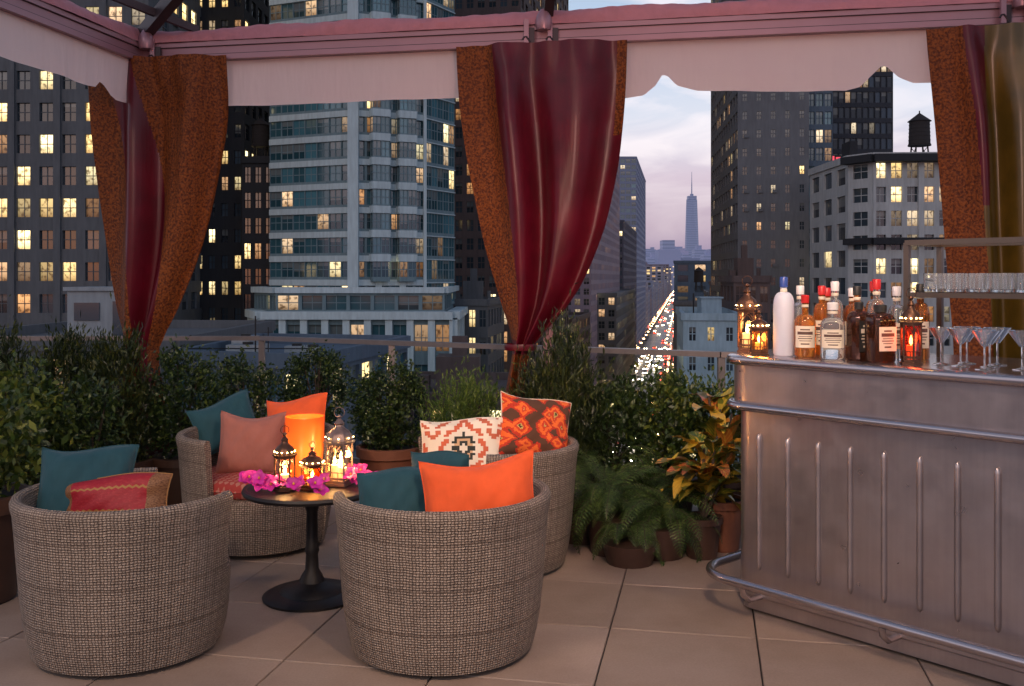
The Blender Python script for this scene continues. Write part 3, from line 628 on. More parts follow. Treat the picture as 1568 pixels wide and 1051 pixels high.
def kilim():
    n=N('kilim_weave'); x=n.xyz(n.uvc())
    qx=n.m('DIVIDE',n.m('FLOOR',n.m('MULTIPLY',x[0],30)),30); qy=n.m('DIVIDE',n.m('FLOOR',n.m('MULTIPLY',x[1],26)),26)
    fx=n.m('ABSOLUTE',n.m('SUBTRACT',n.m('FRACT',n.m('ADD',n.m('MULTIPLY',qx,1.3),.85)),.5)); fy=n.m('ABSOLUTE',n.m('SUBTRACT',qy,.48))
    d=n.m('ADD',fx,n.m('MULTIPLY',fy,.8)); st_=n.m('GREATER_THAN',n.m('ABSOLUTE',n.m('SUBTRACT',fx,fy)),.10)
    d2=n.m('ADD',d,n.m('MULTIPLY',st_,.07))
    c=n.ramp(d2,[(0,(.80,.72,.58)),(.07,(.035,.04,.035)),(.13,(.62,.40,.22)),(.2,(.03,.035,.03)),(.27,(.80,.72,.58)),(.40,(.60,.13,.06)),(.50,(.82,.74,.60)),(.66,(.55,.14,.07)),(.74,(.82,.74,.60)),(.86,(.4,.15,.08))],'CONSTANT')
    n.col(c); n.p(Roughness=.9); n.bump(n.noise(200,2),.5,.003); return n.mat
def ikat():
    n=N('ikat_weave'); uv=n.uvc(); w_=n.n('ShaderNodeTexNoise'); w_.inputs['Scale'].default_value=5; n.l(uv,w_.inputs[0])
    uv2=n.mix(.13,uv,w_.outputs['Color']); v_=n.n('ShaderNodeTexVoronoi'); v_.inputs['Scale'].default_value=4.6; v_.distance='MANHATTAN'; v_.inputs['Randomness'].default_value=.7; n.l(uv2,v_.inputs[0])
    d=n.m('ADD',v_.outputs['Distance'],n.m('MULTIPLY',n.noise(46,3,co=uv),.35))
    n.col(n.ramp(d,[(0,(.05,.04,.02)),(.32,(.55,.40,.12)),(.40,(.56,.045,.015)),(.58,(.80,.15,.025)),(.80,(.50,.035,.012)),(.97,(.10,.04,.02))],'CONSTANT')); n.p(Roughness=.9); n.bump(n.noise(120,2),.5,.003); return n.mat
def goldred():
    n=N('red_gold_brocade'); x=n.xyz(n.uvc()); ex=n.m('ABSOLUTE',n.m('SUBTRACT',x[0],.5)); ey=n.m('ABSOLUTE',n.m('SUBTRACT',x[1],.5))
    tri=n.m('ABSOLUTE',n.m('SUBTRACT',n.m('FRACT',n.m('MULTIPLY',x[0],16)),.5))
    band=n.m('LESS_THAN',n.m('ABSOLUTE',n.m('SUBTRACT',ey,n.m('MULTIPLY_ADD',tri,.07,.22))),.022)
    ends=n.m('GREATER_THAN',ex,.355); dots=n.m('GREATER_THAN',n.noise(26,2,co=n.uvc()),.56)
    c=n.mix(n.m('MULTIPLY',dots,.35),(.30,.007,.018),(.45,.03,.04)); c=n.mix(band,c,(.36,.16,.045)); c=n.mix(ends,c,n.ramp(n.noise(60,3,co=n.uvc()),[(.35,(.10,.035,.012)),(.6,(.28,.13,.055))]))
    n.col(c); n.p(Roughness=.6); n.bump(n.noise(150,2),.5,.003); return n.mat
pillow(TEAL,-.47,4.05,.56,.34,.30,.13,yaw=10,lean=-22)
pillow(TEAL,-.31,4.30,.60,.30,.28,.12,yaw=-28,lean=8)
pillow(ORG,-.13,3.93,.59,.47,.36,.16,yaw=-3,lean=-16,roll=-6)
pillow(TEAL,-1.78,4.08,.61,.38,.38,.15,yaw=16,lean=-24,roll=4)
pillow(goldred(),-1.63,4.02,.585,.47,.20,.15,yaw=-4,lean=-14,roll=-2,piping=cloth('gold_trim',(.3,.15,.05)))
pillow(kilim(),-.26,5.08,.60,.44,.34,.15,yaw=4,lean=-20,roll=1)
pillow(ikat(),.12,5.22,.69,.43,.36,.17,yaw=28,lean=-20,roll=15,piping=cloth('cream_trim',(.7,.6,.45)))
pillow(TEAL,-1.68,5.74,.64,.38,.30,.13,yaw=30,lean=-22,roll=-14)
pillow(PNK,-1.46,5.47,.565,.36,.35,.15,yaw=6,lean=-18,roll=2)
pillow(ORG,-1.25,5.66,.63,.38,.36,.14,yaw=-14,lean=-16,roll=-6)
# ------------------------------------------------------------------ table
mb=MB()
prof=[(0,0),(.225,0),(.228,.012),(.21,.022),(.15,.03),(.13,.05),(.09,.062),(.06,.075),(.05,.1),(.032,.13),(.028,.2),(.034,.22),(.028,.24),(.026,.40),(.036,.43),(.06,.47),(.09,.487),(.29,.492),(.315,.495),(.321,.508),(.315,.52),(.30,.522),(.296,.519),(.09,.519),(.085,.521),(.0,.521)]
mb.lathe(prof,56,(0,0,0),0)
mb.build('pedestal_table',[IRON],(-.94,4.6,0))
COP=basic('aged_copper',(.14,.07,.045),.4,.8,var=.4,nscale=40,bump=.3); SIL=basic('aged_silver',(.28,.2,.17),.4,.7,var=.4,nscale=40,bump=.3)
WAX=basic('candle_wax',(.8,.65,.45),.5,emit=(1,.5,.15),es=.9); FLM=emitm('flame',(1,.62,.2),40)
AMB=glassy('amber_glass',(1,.62,.25),.05); CLR=glassy('lantern_glass',(1,.93,.85),.03)
def point(loc,e_,c=(1,.52,.2),r=.02,parent=None):
    l=bpy.data.lights.new('candle_light','POINT'); l.energy=e_; l.color=c; l.shadow_soft_size=r
    o_=bpy.data.objects.new('candle_light',l); bpy.context.collection.objects.link(o_); o_.location=loc
    if parent: o_.parent=parent
def candle(mb,x,y,z,h,r,mw,mf):
    mb.lathe([(0,0),(r,0),(r,h),(r*.8,h-.004),(0,h-.006)],14,(x,y,z),mw)
    mb.lathe([(0,h),(.006,h+.008),(.008,h+.016),(.004,h+.032),(0,h+.042)],8,(x,y,z),mf)
def lantern(x,y,z,h,w_,sides=6,met=COP,glass=CLR,e_=1.0,rot=0.2,cand=1):
    mb=MB(); r=w_/2; b=h*.07; bh=h*.52; rt=b+bh
    mb.lathe([(0,0),(r*1.05,0),(r*1.05,b*.4),(r*.92,b*.5),(r*.92,b),(0,b)],sides,(0,0,0),0,smooth=False,rot=rot)
    for k in range(sides):
        an=rot+k*2*math.pi/sides; an2=rot+(k+1)*2*math.pi/sides
        P=lambda a,z_,rr=r*.9: (rr*math.cos(a),rr*math.sin(a),z_)
        mb.beam(P(an,b),P(an,rt),.006*h/.25,.006*h/.25,0,up=(0,1,0))
        mb.beam(P(an,b+bh*.06),P(an2,b+bh*.06),.006,.01,0); mb.beam(P(an,rt-.004),P(an2,rt-.004),.008,.012,0)
        m_=Vector(P(an,0)).lerp(Vector(P(an2,0)),.5)
        A0=Vector(P(an,b+bh*.62));A1=Vector((m_.x,m_.y,b+bh*.92));A2=Vector(P(an2,b+bh*.62))
        mb.tube([A0,A0.lerp(A1,.55)+Vector((0,0,.008)),A1,A2.lerp(A1,.55)+Vector((0,0,.008)),A2],.0025,5,0)
        for f in (.33,.66):
            c_=Vector(P(an,0)).lerp(Vector(P(an2,0)),f); mb.tube([(c_.x,c_.y,b),(c_.x,c_.y,b+bh*.22)],.0018,4,0)
        mb.tube([P(an,b+bh*.22),P(an2,b+bh*.22)],.002,4,0)
        g0,g1=P(an,b,r*.86),P(an2,b,r*.86); mb.quad((g0[0],g0[1],b),(g1[0],g1[1],b),(g1[0],g1[1],rt),(g0[0],g0[1],rt),1)
    mb.lathe([(r*1.12,rt),(r*1.12,rt+.006),(r*.95,rt+h*.03),(r*.9,rt+h*.09),(r*.7,rt+h*.15),(r*.35,rt+h*.20),(r*.28,rt+h*.24),(r*.36,rt+h*.26),(r*.12,rt+h*.32),(0,rt+h*.335)],sides*2,(0,0,0),0,rot=rot)
    for k in range(sides*2):
        an=rot+(k+.5)*math.pi/sides; mb.lathe([(0,-.003),(.004,0),(0,.003)],6,(r*.93*math.cos(an),r*.93*math.sin(an),rt+h*.07),3)
    mb.lathe([(0,0),(.008,.004),(.01,.01),(.006,.018),(0,.02)],8,(0,0,rt+h*.32),0)
    rg=[(.018*h/.25*math.cos(a),0,rt+h*.32+.03+.018*h/.25*math.sin(a)) for a in np.linspace(0,2*math.pi,14,endpoint=False)]
    mb.tube(rg,.002,5,0,closed=True)
    if cand==1: candle(mb,0,0,b,bh*.38,r*.42,2,3)
    else:
        for dx,dy,hh in ((-.3,-.1,.4),(.3,-.2,.33),(.05,.35,.5)): candle(mb,dx*r,dy*r,b,bh*hh,r*.24,2,3)
    ob=mb.build('lantern',[met,glass,WAX,FLM],(x,y,z))
    point((0,0,b+bh*.6),e_,parent=ob); return ob
tz=.523
lantern(-1.045,4.50,tz,.27,.10,6,COP,CLR,2.4)
lantern(-.925,4.53,tz,.19,.115,6,COP,AMB,1.8,rot=.5)
lantern(-.815,4.62,tz,.34,.14,4,SIL,CLR,4.2,rot=.5,cand=3)
mb=MB(); mb.lathe([(0,0),(.07,0),(.082,.01),(.088,.12),(.094,.30),(.091,.30),(.085,.12),(.078,.014),(0,.012)],28,(0,0,0),0); candle(mb,0,0,.012,.11,.035,1,2)
n_=N('orange_frosted_glass'); n_.col((.9,.14,.012)); n_.p(Roughness=.35); n_.b.inputs['Transmission Weight'].default_value=.25
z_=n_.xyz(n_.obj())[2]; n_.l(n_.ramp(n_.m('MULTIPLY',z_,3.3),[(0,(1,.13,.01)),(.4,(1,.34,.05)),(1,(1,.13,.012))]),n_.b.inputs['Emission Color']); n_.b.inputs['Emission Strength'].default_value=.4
h_=mb.build('hurricane_candle_holder',[n_.mat,WAX,FLM],(-1.01,4.77,tz)); point((0,0,.34),1.8,parent=h_)
ORC=N('orchid_petal'); ORC.col(ORC.ramp(ORC.isl(),[(0,(.46,.010,.22)),(1,(.72,.03,.42))])); ORC.p(Roughness=.5)
def orchid(x,y,n):
    mb=MB()
    for q in range(n):
        c=Vector((U(-.07,.07),U(-.05,.05),.02+U(0,.035))); up=Vector((U(-.6,.6),-.8+U(-.3,.3),.7)).normalized()
        a=up.cross(Vector((0,0,1))).normalized();b=up.cross(a); ro=R()*6
        for k in range(5):
            an=ro+k*2*math.pi/5; d=a*math.cos(an)+b*math.sin(an);s_=up.cross(d); L=.042 if k%2 else .036;W=.017
            vs=[];m=6
            for i in range(m+1):
                f=i/m; wd=W*math.sin(math.pi*min(1,f*.92+.08))**.7
                p=c+d*L*f+up*(.014*math.sin(f*2.4)); vs+= [tuple(p-s_*wd+up*.005),tuple(p),tuple(p+s_*wd+up*.005)]
            mb.add(vs,[(i*3+j,i*3+j+1,i*3+j+4,i*3+j+3) for i in range(m) for j in range(2)],0,None,None,True)
        mb.lathe([(0,-.004),(.006,0),(.003,.008),(0,.01)],8,tuple(c+up*.008),1)
    mb.build('orchid_flowers',[ORC.mat,basic('orchid_throat',(.7,.35,.05))],(x,y,tz))
orchid(-1.13,4.50,7); orchid(-1.19,4.58,4); orchid(-.92,4.42,5); orchid(-.70,4.60,5); orchid(-.72,4.70,3)

# ------------------------------------------------------------------ plants
G_BOX=foliage('boxwood_leaves',(.006,.016,.004),(.026,.055,.012),(.10,.14,.025))
G_CON=foliage('juniper_needles',(.006,.014,.004),(.028,.045,.010),(.11,.12,.02))
G_LEAF=foliage('laurel_leaves',(.01,.025,.006),(.045,.085,.014),(.22,.24,.03))
G_LT=foliage('light_leaves',(.02,.05,.01),(.09,.15,.02),(.24,.30,.05),.35)
G_FERN=foliage('fern_leaves',(.018,.045,.01),(.06,.11,.025),(.15,.21,.045),.3)
BARK=basic('bark',(.05,.035,.025),.9,var=.4,nscale=30); SOIL=basic('soil',(.02,.014,.01),1)
POTD=basic('dark_glazed_pot',(.055,.028,.02),.45,var=.4,nscale=8); POTT=basic('terracotta_pot',(.20,.075,.04),.7,var=.3,nscale=12,bump=.2)
def leaves(mb,cs,L,W,upb=0.0,mat=0,out=None):
    n=len(cs); a=np.random.normal(size=(n,3)); a[:,2]+=upb*2
    if out is not None: a+=out
    a/=np.linalg.norm(a,axis=1)[:,None]; r=np.random.normal(size=(n,3)); b=np.cross(a,r); b/=np.linalg.norm(b,axis=1)[:,None]; c=np.cross(a,b)
    s_=np.random.uniform(.65,1.3,(n,1)); l=L*s_; w_=W*s_
    v=np.stack([cs-a*l/2,cs+b*w_/2+c*w_*.15,cs+a*l/2,cs-b*w_/2+c*w_*.15],1).reshape(-1,3)
    o=len(mb.v); mb.v.extend(map(tuple,v.tolist())); mb.f.extend([(o+4*i,o+4*i+1,o+4*i+2,o+4*i+3) for i in range(n)])
    mb.m.extend([mat]*n); mb.uv.extend([None]*n); mb.sm.extend([False]*n)
def pot(mb,r,h,mat,sm=3):
    mb.lathe([(0,0),(r*.7,0),(r*.74,.01),(r*.93,h*.82),(r*.94,h*.84),(r*1.03,h*.85),(r*1.04,h*.99),(r,h),(r*.92,h),(r*.9,h*.93),(0,h*.93)],32,(0,0,0),mat)
    mb.lathe([(0,h*.94),(r*.9,h*.935)],16,(0,0,0),sm)
def shrub(name,x,y,rx,ry,z0,z1,nc,nl,L,W,lm,pr,ph,pm,upb=0,cl=.075,shell=.7,spiky=0,taper_=0):
    mb=MB(); pot(mb,pr,ph,2,3); cz=(z0+z1)/2; hz=(z1-z0)/2
    allp=[];outs=[]
    for k in range(nc):
        d=np.random.normal(size=3); d/=np.linalg.norm(d); rr=(R()**(1/3))*(1-shell)+shell*U(.8,1.06)
        c=np.array([d[0]*rx*rr,d[1]*ry*rr,cz+d[2]*hz*rr]); f=(c[2]-z0)/(z1-z0)
        if taper_: c[0]*=1-taper_*f;c[1]*=1-taper_*f
        if spiky and d[2]>0: c[2]+=U(0,spiky)
        m=int(nl/nc*U(.4,1.6)); pts=np.random.normal(size=(m,3))*np.array([cl,cl,cl*(1.0+upb)])*U(.6,1.15)+c
        allp.append(pts); outs.append(np.tile(d*.8,(m,1)))
        if k%3==0: mb.tube([(0,0,ph*.9),(c[0]*.25,c[1]*.25,z0+(c[2]-z0)*.4),(c[0]*.9,c[1]*.9,c[2])],[.012,.007,.003],5,1,cap=False)
        if spiky>.04 and k%2==0:
            q=c+np.array([d[0]*.05,d[1]*.05,.0]); n_l=16
            sh=np.stack([q+np.array([d[0]*.10*t_,d[1]*.06*t_,spiky*1.8*t_]) for t_ in np.linspace(0,1,n_l)])+np.random.normal(size=(n_l,3))*.008
            allp.append(sh); outs.append(np.tile(np.array([d[0],d[1],1.2]),(n_l,1)))
    P=np.concatenate(allp);O=np.concatenate(outs)
    k=P[:,2]>ph*.8; leaves(mb,P[k],L,W,upb,0,O[k])
    mb.tube([(0,0,ph*.5),(.01,0,z0+hz*.5)],[.02,.012],6,1)
    return mb.build(name,[lm,BARK,pm,SOIL],(x,y,0),U(0,6))
shrub('juniper_shrub',-2.86,6.35,.22,.20,.3,1.06,66,5600,.05,.011,G_CON,.2,.34,POTD,.9,.05,.6,.09,.3)
shrub('juniper_shrub',-2.50,6.25,.24,.2,.3,1.06,66,6000,.05,.011,G_CON,.2,.34,POTD,.9,.05,.6,.09,.3)
shrub('juniper_shrub',-3.25,6.2,.26,.2,.3,1.02,66,5600,.05,.011,G_CON,.2,.34,POTD,.9,.05,.6,.09,.25)
shrub('laurel_shrub',-2.16,6.4,.21,.18,.35,1.0,60,4300,.034,.017,G_BOX,.19,.34,POTD,.2,.05,.7,.06)
shrub('laurel_shrub',-1.86,6.8,.20,.18,.3,.93,60,4000,.034,.017,G_BOX,.18,.3,POTD,.2,.05,.7,.06)
shrub('laurel_shrub',-2.78,5.55,.22,.2,.35,.95,55,3600,.042,.02,G_LEAF,.2,.34,POTD,.2,.06,.6,.07)
shrub('laurel_shrub',-2.46,5.75,.16,.16,.3,.80,40,2400,.04,.018,G_BOX,.17,.3,POTD,.2,.05,.6,.06)
shrub('laurel_shrub',-2.50,4.55,.2,.22,.5,1.04,44,2100,.055,.026,G_LEAF,.24,.5,POTD,.2,.07,.5,.07)
shrub('boxwood_shrub',-1.42,7.1,.235,.22,.42,.94,90,6500,.026,.017,G_BOX,.2,.4,POTD,.1,.04,.85,.02)
shrub('boxwood_shrub',-.785,6.3,.235,.22,.42,.93,90,7500,.026,.017,G_BOX,.21,.42,POTT,.1,.04,.85,.02)
shrub('feathery_shrub',-.30,6.0,.30,.2,.38,.78,70,6000,.045,.008,G_LT,.2,.35,POTD,.8,.055,.6,.06)
shrub('feathery_shrub',.27,5.85,.24,.20,.25,1.05,90,8000,.05,.010,G_CON,.22,.3,POTD,1.0,.055,.5,.12,.1)
shrub('laurel_shrub',.62,5.95,.19,.18,.25,.82,50,3200,.04,.018,G_BOX,.18,.3,POTD,.3,.055,.6,.06)
shrub('laurel_shrub',.93,5.95,.22,.2,.3,.84,55,3800,.042,.019,G_LEAF,.2,.3,POTD,.4,.06,.6,.06)
shrub('laurel_shrub',1.27,5.95,.15,.15,.3,.86,40,2400,.04,.018,G_LEAF,.17,.3,POTD,.4,.05,.6,.07)
shrub('laurel_shrub',1.75,5.7,.25,.2,.3,.95,40,2400,.04,.018,G_LEAF,.2,.3,POTD,.4,.05,.6,.06)
def fern(x,y,n,Lf,h):
    mb=MB()
    for q in range(n):
        az=R()*2*math.pi; L=Lf*U(.6,1.1); el=U(.1,1.15); base=Vector((U(-.06,.06),U(-.05,.05),h*U(.6,1)))
        d=Vector((math.cos(az),math.sin(az),0)); s_=Vector((-d.y,d.x,0)); m=24; pts=[]
        p=base.copy(); th=el
        for i in range(m+1):
            pts.append(p.copy()); p=p+(d*math.cos(th)+Vector((0,0,1))*math.sin(th))*L/m; th-=U(.07,.11); p.z=max(p.z,.02)
        mb.tube(pts[::4],.002,4,1,cap=False)
        for i in range(2,m):
            f=i/m; w_=L*.17*math.sin(math.pi*min(1,f*.8+.2))**.8; tg=(pts[i+1]-pts[i-1]).normalized()
            for sg in (-1,1):
                for sub in range(3):
                    g0=sub/3; c0=pts[i]+s_*sg*w_*g0+tg*w_*.25*g0; c1=pts[i]+s_*sg*w_*(g0+.42)+tg*w_*.25*(g0+.3)+Vector((0,0,-.02*g0))
                    hw=tg*L/m*.42*(1-g0*.6); mid_=c0.lerp(c1,.45)
                    mb.add([tuple(c0),tuple(mid_+hw),tuple(c1),tuple(mid_-hw)],[(0,1,2,3)],0)
    mb.lathe([(0,0),(.12,0),(.15,h*.55),(0,h*.55)],16,(0,0,0),2)
    mb.build('fern',[G_FERN,BARK,POTD],(x,y,0))
fern(.55,5.35,46,.40,.36); fern(.80,5.28,40,.38,.30); fern(.40,5.6,34,.40,.5); fern(.78,5.6,34,.38,.46); fern(.62,5.15,26,.30,.2)
def crotm():
    n=N('croton_leaf'); x=n.xyz(n.uvc()); i=n.isl()
    mid=n.m('ABSOLUTE',n.m('SUBTRACT',x[0],.5)); vein=n.m('ABSOLUTE',n.m('SINE',n.m('MULTIPLY',n.m('SUBTRACT',x[1],n.m('MULTIPLY',mid,.5)),28)))
    base=n.ramp(i,[(0,(.03,.07,.012)),(.35,(.10,.14,.015)),(.5,(.45,.32,.03)),(.72,(.48,.17,.025)),(1,(.28,.035,.015))])
    v=n.m('MAXIMUM',n.m('LESS_THAN',mid,.05),n.m('LESS_THAN',vein,.3)); c=n.mix(n.m('MULTIPLY',v,.7),base,(.58,.38,.05))
    c=n.mix(n.m('MULTIPLY',n.m('GREATER_THAN',n.noise(14,2),.54),.8),c,(.03,.07,.012)); n.col(c); n.p(Roughness=.35); return n.mat
CRO=crotm()
def bigleaf(mb,base,az,el,L,W,droop,mat=0):
    d=Vector((math.cos(az),math.sin(az),0)); s_=Vector((-d.y,d.x,0)); p=Vector(base); th=el; m=9; vs=[];uv=[]
    for i in range(m+1):
        f=i/m; w_=W*math.sin(math.pi*min(.985,f*.93+.05))**.75; up=(-d*math.sin(th)+Vector((0,0,1))*math.cos(th)); wv=.008*math.sin(f*14+az*5)
        vs+=[tuple(p-s_*w_+up*(w_*.3+wv)),tuple(p),tuple(p+s_*w_+up*(w_*.3-wv))]; p=p+(d*math.cos(th)+Vector((0,0,1))*math.sin(th))*L/m; th-=droop/m
    fs=[]
    for i in range(m):
        for j in range(2): fs.append((i*3+j,i*3+j+1,i*3+j+4,i*3+j+3)); uv.append([(j/2,i/m),((j+1)/2,i/m),((j+1)/2,(i+1)/m),(j/2,(i+1)/m)])
    mb.add(vs,fs,mat,uv,None,True)
def croton(x,y,pr,ph,n,z1,pm):
    mb=MB(); pot(mb,pr,ph,2,3)
    for s_ in range(4):
        tx,ty=U(-.12,.12),U(-.1,.1); tz_=U(ph+.2,z1-.06); mb.tube([(0,0,ph*.8),(tx*.6,ty*.6,(ph+tz_)/2),(tx,ty,tz_)],[.012,.009,.006],6,1)
        for k in range(n//4):
            f=U(.25,1); b=(tx*f,ty*f,ph+(tz_-ph)*f); bigleaf(mb,b,R()*6.28,U(-.1,1.25),U(.20,.32),U(.034,.054),U(.6,1.7))
    mb.build('croton_plant',[CRO,BARK,pm,SOIL],(x,y,0),U(0,6))
croton(1.02,5.26,.11,.22,44,.72,POTD); croton(1.16,5.42,.13,.28,36,.90,POTT)

# ------------------------------------------------------------------ BAR
u_=Vector((.667,-.745,0)).normalized(); nn=Vector((-.745,-.667,0)).normalized(); P0=Vector((1.005,4.45,0)); LEN=2.5; DEP=.68
def outline(off,r,n=10):
    a0,a1,b0,b1=-off,LEN+off,-off,DEP+off; pts=[]
    for (cx,cy,s0) in ((a0+r,b0+r,math.pi),(a1-r,b0+r,1.5*math.pi),(a1-r,b1-r,0),(a0+r,b1-r,.5*math.pi)):
        for k in range(n+1):
            an=s0+k/n*math.pi/2; pts.append((cx+r*math.cos(an),cy+r*math.sin(an)))
    return pts
def bw(a,b,z): p=P0+u_*a-nn*b; return (p.x,p.y,z)
def loft(mb,rings,mat,cap=True,smooth=True):
    vs=[];n=len(rings[0][0])
    for pts,z in rings: vs+=[bw(a,b,z) for a,b in pts]
    fs=[]
    for i in range(len(rings)-1):
        for k in range(n): fs.append((i*n+k,i*n+(k+1)%n,(i+1)*n+(k+1)%n,(i+1)*n+k))
    if cap: fs.append(tuple((len(rings)-1)*n+k for k in range(n)))
    mb.add(vs,fs,mat,None,None,smooth)
def galv():
    n=N('brushed_steel'); f=n.noise(2.4,5,rough=.6); f2=n.noise(60,3,scl=(1,1,.04)); f3=n.noise(11,4)
    c=n.mix(n.m('MULTIPLY_ADD',f,.9,n.m('MULTIPLY',f3,.2)),(.27,.225,.225),(.58,.51,.50)); c=n.mix(.2,c,n.ramp(f2,[(.35,(.75,.75,.75)),(.6,(1,1,1))]),'MULTIPLY')
    n.col(c); n.p(Metallic=.88)
    n.l(n.m('MULTIPLY_ADD',f3,.25,.20),n.b.inputs['Roughness']); n.bump(n.m('ADD',n.m('MULTIPLY',f2,.05),n.m('MULTIPLY',f,1.6)),.16,.014); return n.mat
GAL=galv(); PIPE=basic('polished_steel',(.52,.47,.48),.22,.95,var=.15)
mb=MB()
loft(mb,[(outline(-.012,.08),.015),(outline(-.012,.08),.085)],0)
loft(mb,[(outline(-.012,.08),.072),(outline(0,.09),.08),(outline(0,.09),.905),(outline(.02,.1),.915)],0)
loft(mb,[(outline(.025,.12),.93),(outline(.03,.12),.935),(outline(.03,.12),1.10),(outline(.03,.12),1.112)],0)
loft(mb,[(outline(o_,.10+o_),z) for o_,z in [(.03,1.108),(.055,1.110),(.066,1.118),(.070,1.13),(.066,1.143),(.055,1.150),(.02,1.152)]],1)
mb.tube([bw(a,b,.925) for a,b in outline(.045,.135,12)],.019,10,1,closed=True)
mb.tube([bw(a,b,.165) for a,b in outline(.13,.20,12)],.02,10,1,closed=True)
for a in (.14,.78,1.42,2.06): mb.tube([bw(a,-.13,.165),bw(a,-.12,.115),bw(a,-.08,.085),bw(a,.01,.08)],.014,8,1)
for k in range(17):
    a=.14+k*.146; W=.013; m=8; vs=[];fs=[]
    zs=[.20,.206,.215,.23]+[.23+.55*i/6 for i in range(1,7)]+[.795,.803,.807]
    for z in zs:
        e_=1.0
        if z<.23: e_=math.sqrt(max(0.02,1-((.23-z)/.031)**2))
        if z>.78: e_=math.sqrt(max(0.02,1-((z-.78)/.028)**2))
        for j in range(m+1):
            an=math.pi*j/m; vs.append(bw(a-W*e_*math.cos(an),.001-.016*e_*math.sin(an),z))
    for i in range(len(zs)-1):
        for j in range(m): fs.append((i*(m+1)+j,i*(m+1)+j+1,(i+1)*(m+1)+j+1,(i+1)*(m+1)+j))
    mb.add(vs,fs,0,None,None,True)
for a in (1.9,): mb.beam(bw(a,-.0305,.937),bw(a,-.0305,1.10),.004,.003,2,up=tuple(nn))
for a in (.06,1.86,1.94):
    for zz in (.96,1.08): mb.lathe([(0,-.004),(.006,0),(0,.004)],8,bw(a,-.032,zz),1)
mb.build('bar_counter',[GAL,PIPE,IRON],angle=40)
BT=1.153
def bmat(name,c,tr=.85,rough=.05,em=0):
    n=N(name); n.col(c); n.p(Roughness=rough); n.b.inputs['Transmission Weight'].default_value=tr; n.b.inputs['IOR'].default_value=1.4
    if em: n.emit(c,em)
    return n.mat
B_CLR=bmat('bottle_glass',(.93,.95,.96),.9); B_AMB=bmat('amber_whiskey',(.75,.26,.05),.75); B_DK=bmat('dark_liquor',(.06,.02,.01),.3); B_FR=bmat('frosted_bottle',(.80,.84,.95),.35,.4); B_BR=bmat('brown_liqueur',(.48,.14,.03),.7)
PAP=basic('label_paper',(.75,.68,.54),.7,var=.1); BLK=basic('black_label',(.02,.02,.02),.5); RED=basic('red_wax',(.55,.02,.02),.3); WHT=basic('white_cap',(.75,.75,.75),.4); BLU=basic('blue_cap',(.03,.07,.3),.3); INK=basic('label_ink',(.10,.05,.04),.6)
def bottle(a,b,h,r,body,cap,label=None,sq=False,sh=.62,lab=(.15,.5),neck=.014,rot=0):
    mb=MB(); rt=r*(1.25 if sq else 1)
    pr=[(0,0),(rt*.9,0),(rt,.008),(rt,h*sh*.95)]
    for k in range(6):
        f=(k+1)/6; pr.append((neck+(rt-neck)*math.cos(f*math.pi/2)**.9 if f<1 else neck,h*(sh*.95+.16*math.sin(f*math.pi/2))))
    pr+=[(neck,h*.88)]
    if sq:
        n=20; vs=[];fs=[]
        for (q,z) in pr:
            for k in range(n):
                an=2*math.pi*k/n; p_=6 if q>neck*1.6 else 2
                rad=q/1.25/((abs(math.cos(an))**p_+abs(math.sin(an))**p_)**(1/p_)) if q>neck*1.6 else q
                vs.append((rad*math.cos(an+rot),rad*math.sin(an+rot),z))
        for i in range(len(pr)-1):
            for k in range(n): fs.append((i*n+k,i*n+(k+1)%n,(i+1)*n+(k+1)%n,(i+1)*n+k))
        mb.add(vs,fs,0,None,None,True)
    else: mb.lathe(pr,28,(0,0,0),0)
    mb.lathe([(0,h*.87),(neck*1.25,h*.87),(neck*1.3,h*.985),(neck*1.1,h),(0,h)],16,(0,0,0),1)
    mb.lathe([(neck*1.05,h*.80),(neck*1.12,h*.805),(neck*1.12,h*.84),(neck*1.05,h*.845)],16,(0,0,0),2)
    if label is not None:
        z0,z1=h*lab[0],h*lab[1]; dirn=math.atan2(-4.3,-1.3); dz=z1-z0
        strips=((.80,.86,.45),(.60,.74,.75),(.50,.53,.6),(.40,.44,.7),(.30,.33,.55),(.14,.20,.4))
        if sq:
            hw=r*.80; M=Matrix.Rotation(rot+math.pi/2*round((dirn-rot)/(math.pi/2)),4,'Z'); x_=r*1.012
            mb.add([(x_,-hw,z0),(x_,hw,z0),(x_,hw,z1),(x_,-hw,z1)],[(0,1,2,3)],2,None,M)
            for (c0,c1,ww) in strips: mb.add([(x_+.0008,-hw*ww,z0+dz*c0),(x_+.0008,hw*ww,z0+dz*c0),(x_+.0008,hw*ww,z0+dz*c1),(x_+.0008,-hw*ww,z0+dz*c1)],[(0,1,2,3)],3,None,M)
        else:
            mb.lathe([(r*1.012,z0),(r*1.012,z1)],12,(0,0,0),2,None,dirn-1.05,dirn+1.05)
            for c0,c1,ww in strips: mb.lathe([(r*1.02,z0+dz*c0),(r*1.02,z0+dz*c1)],8,(0,0,0),3,None,dirn-ww,dirn+ww)
    mb.build('liquor_bottle',[body,cap,label or PAP,PAP if label is BLK else INK],bw(a,b,BT))
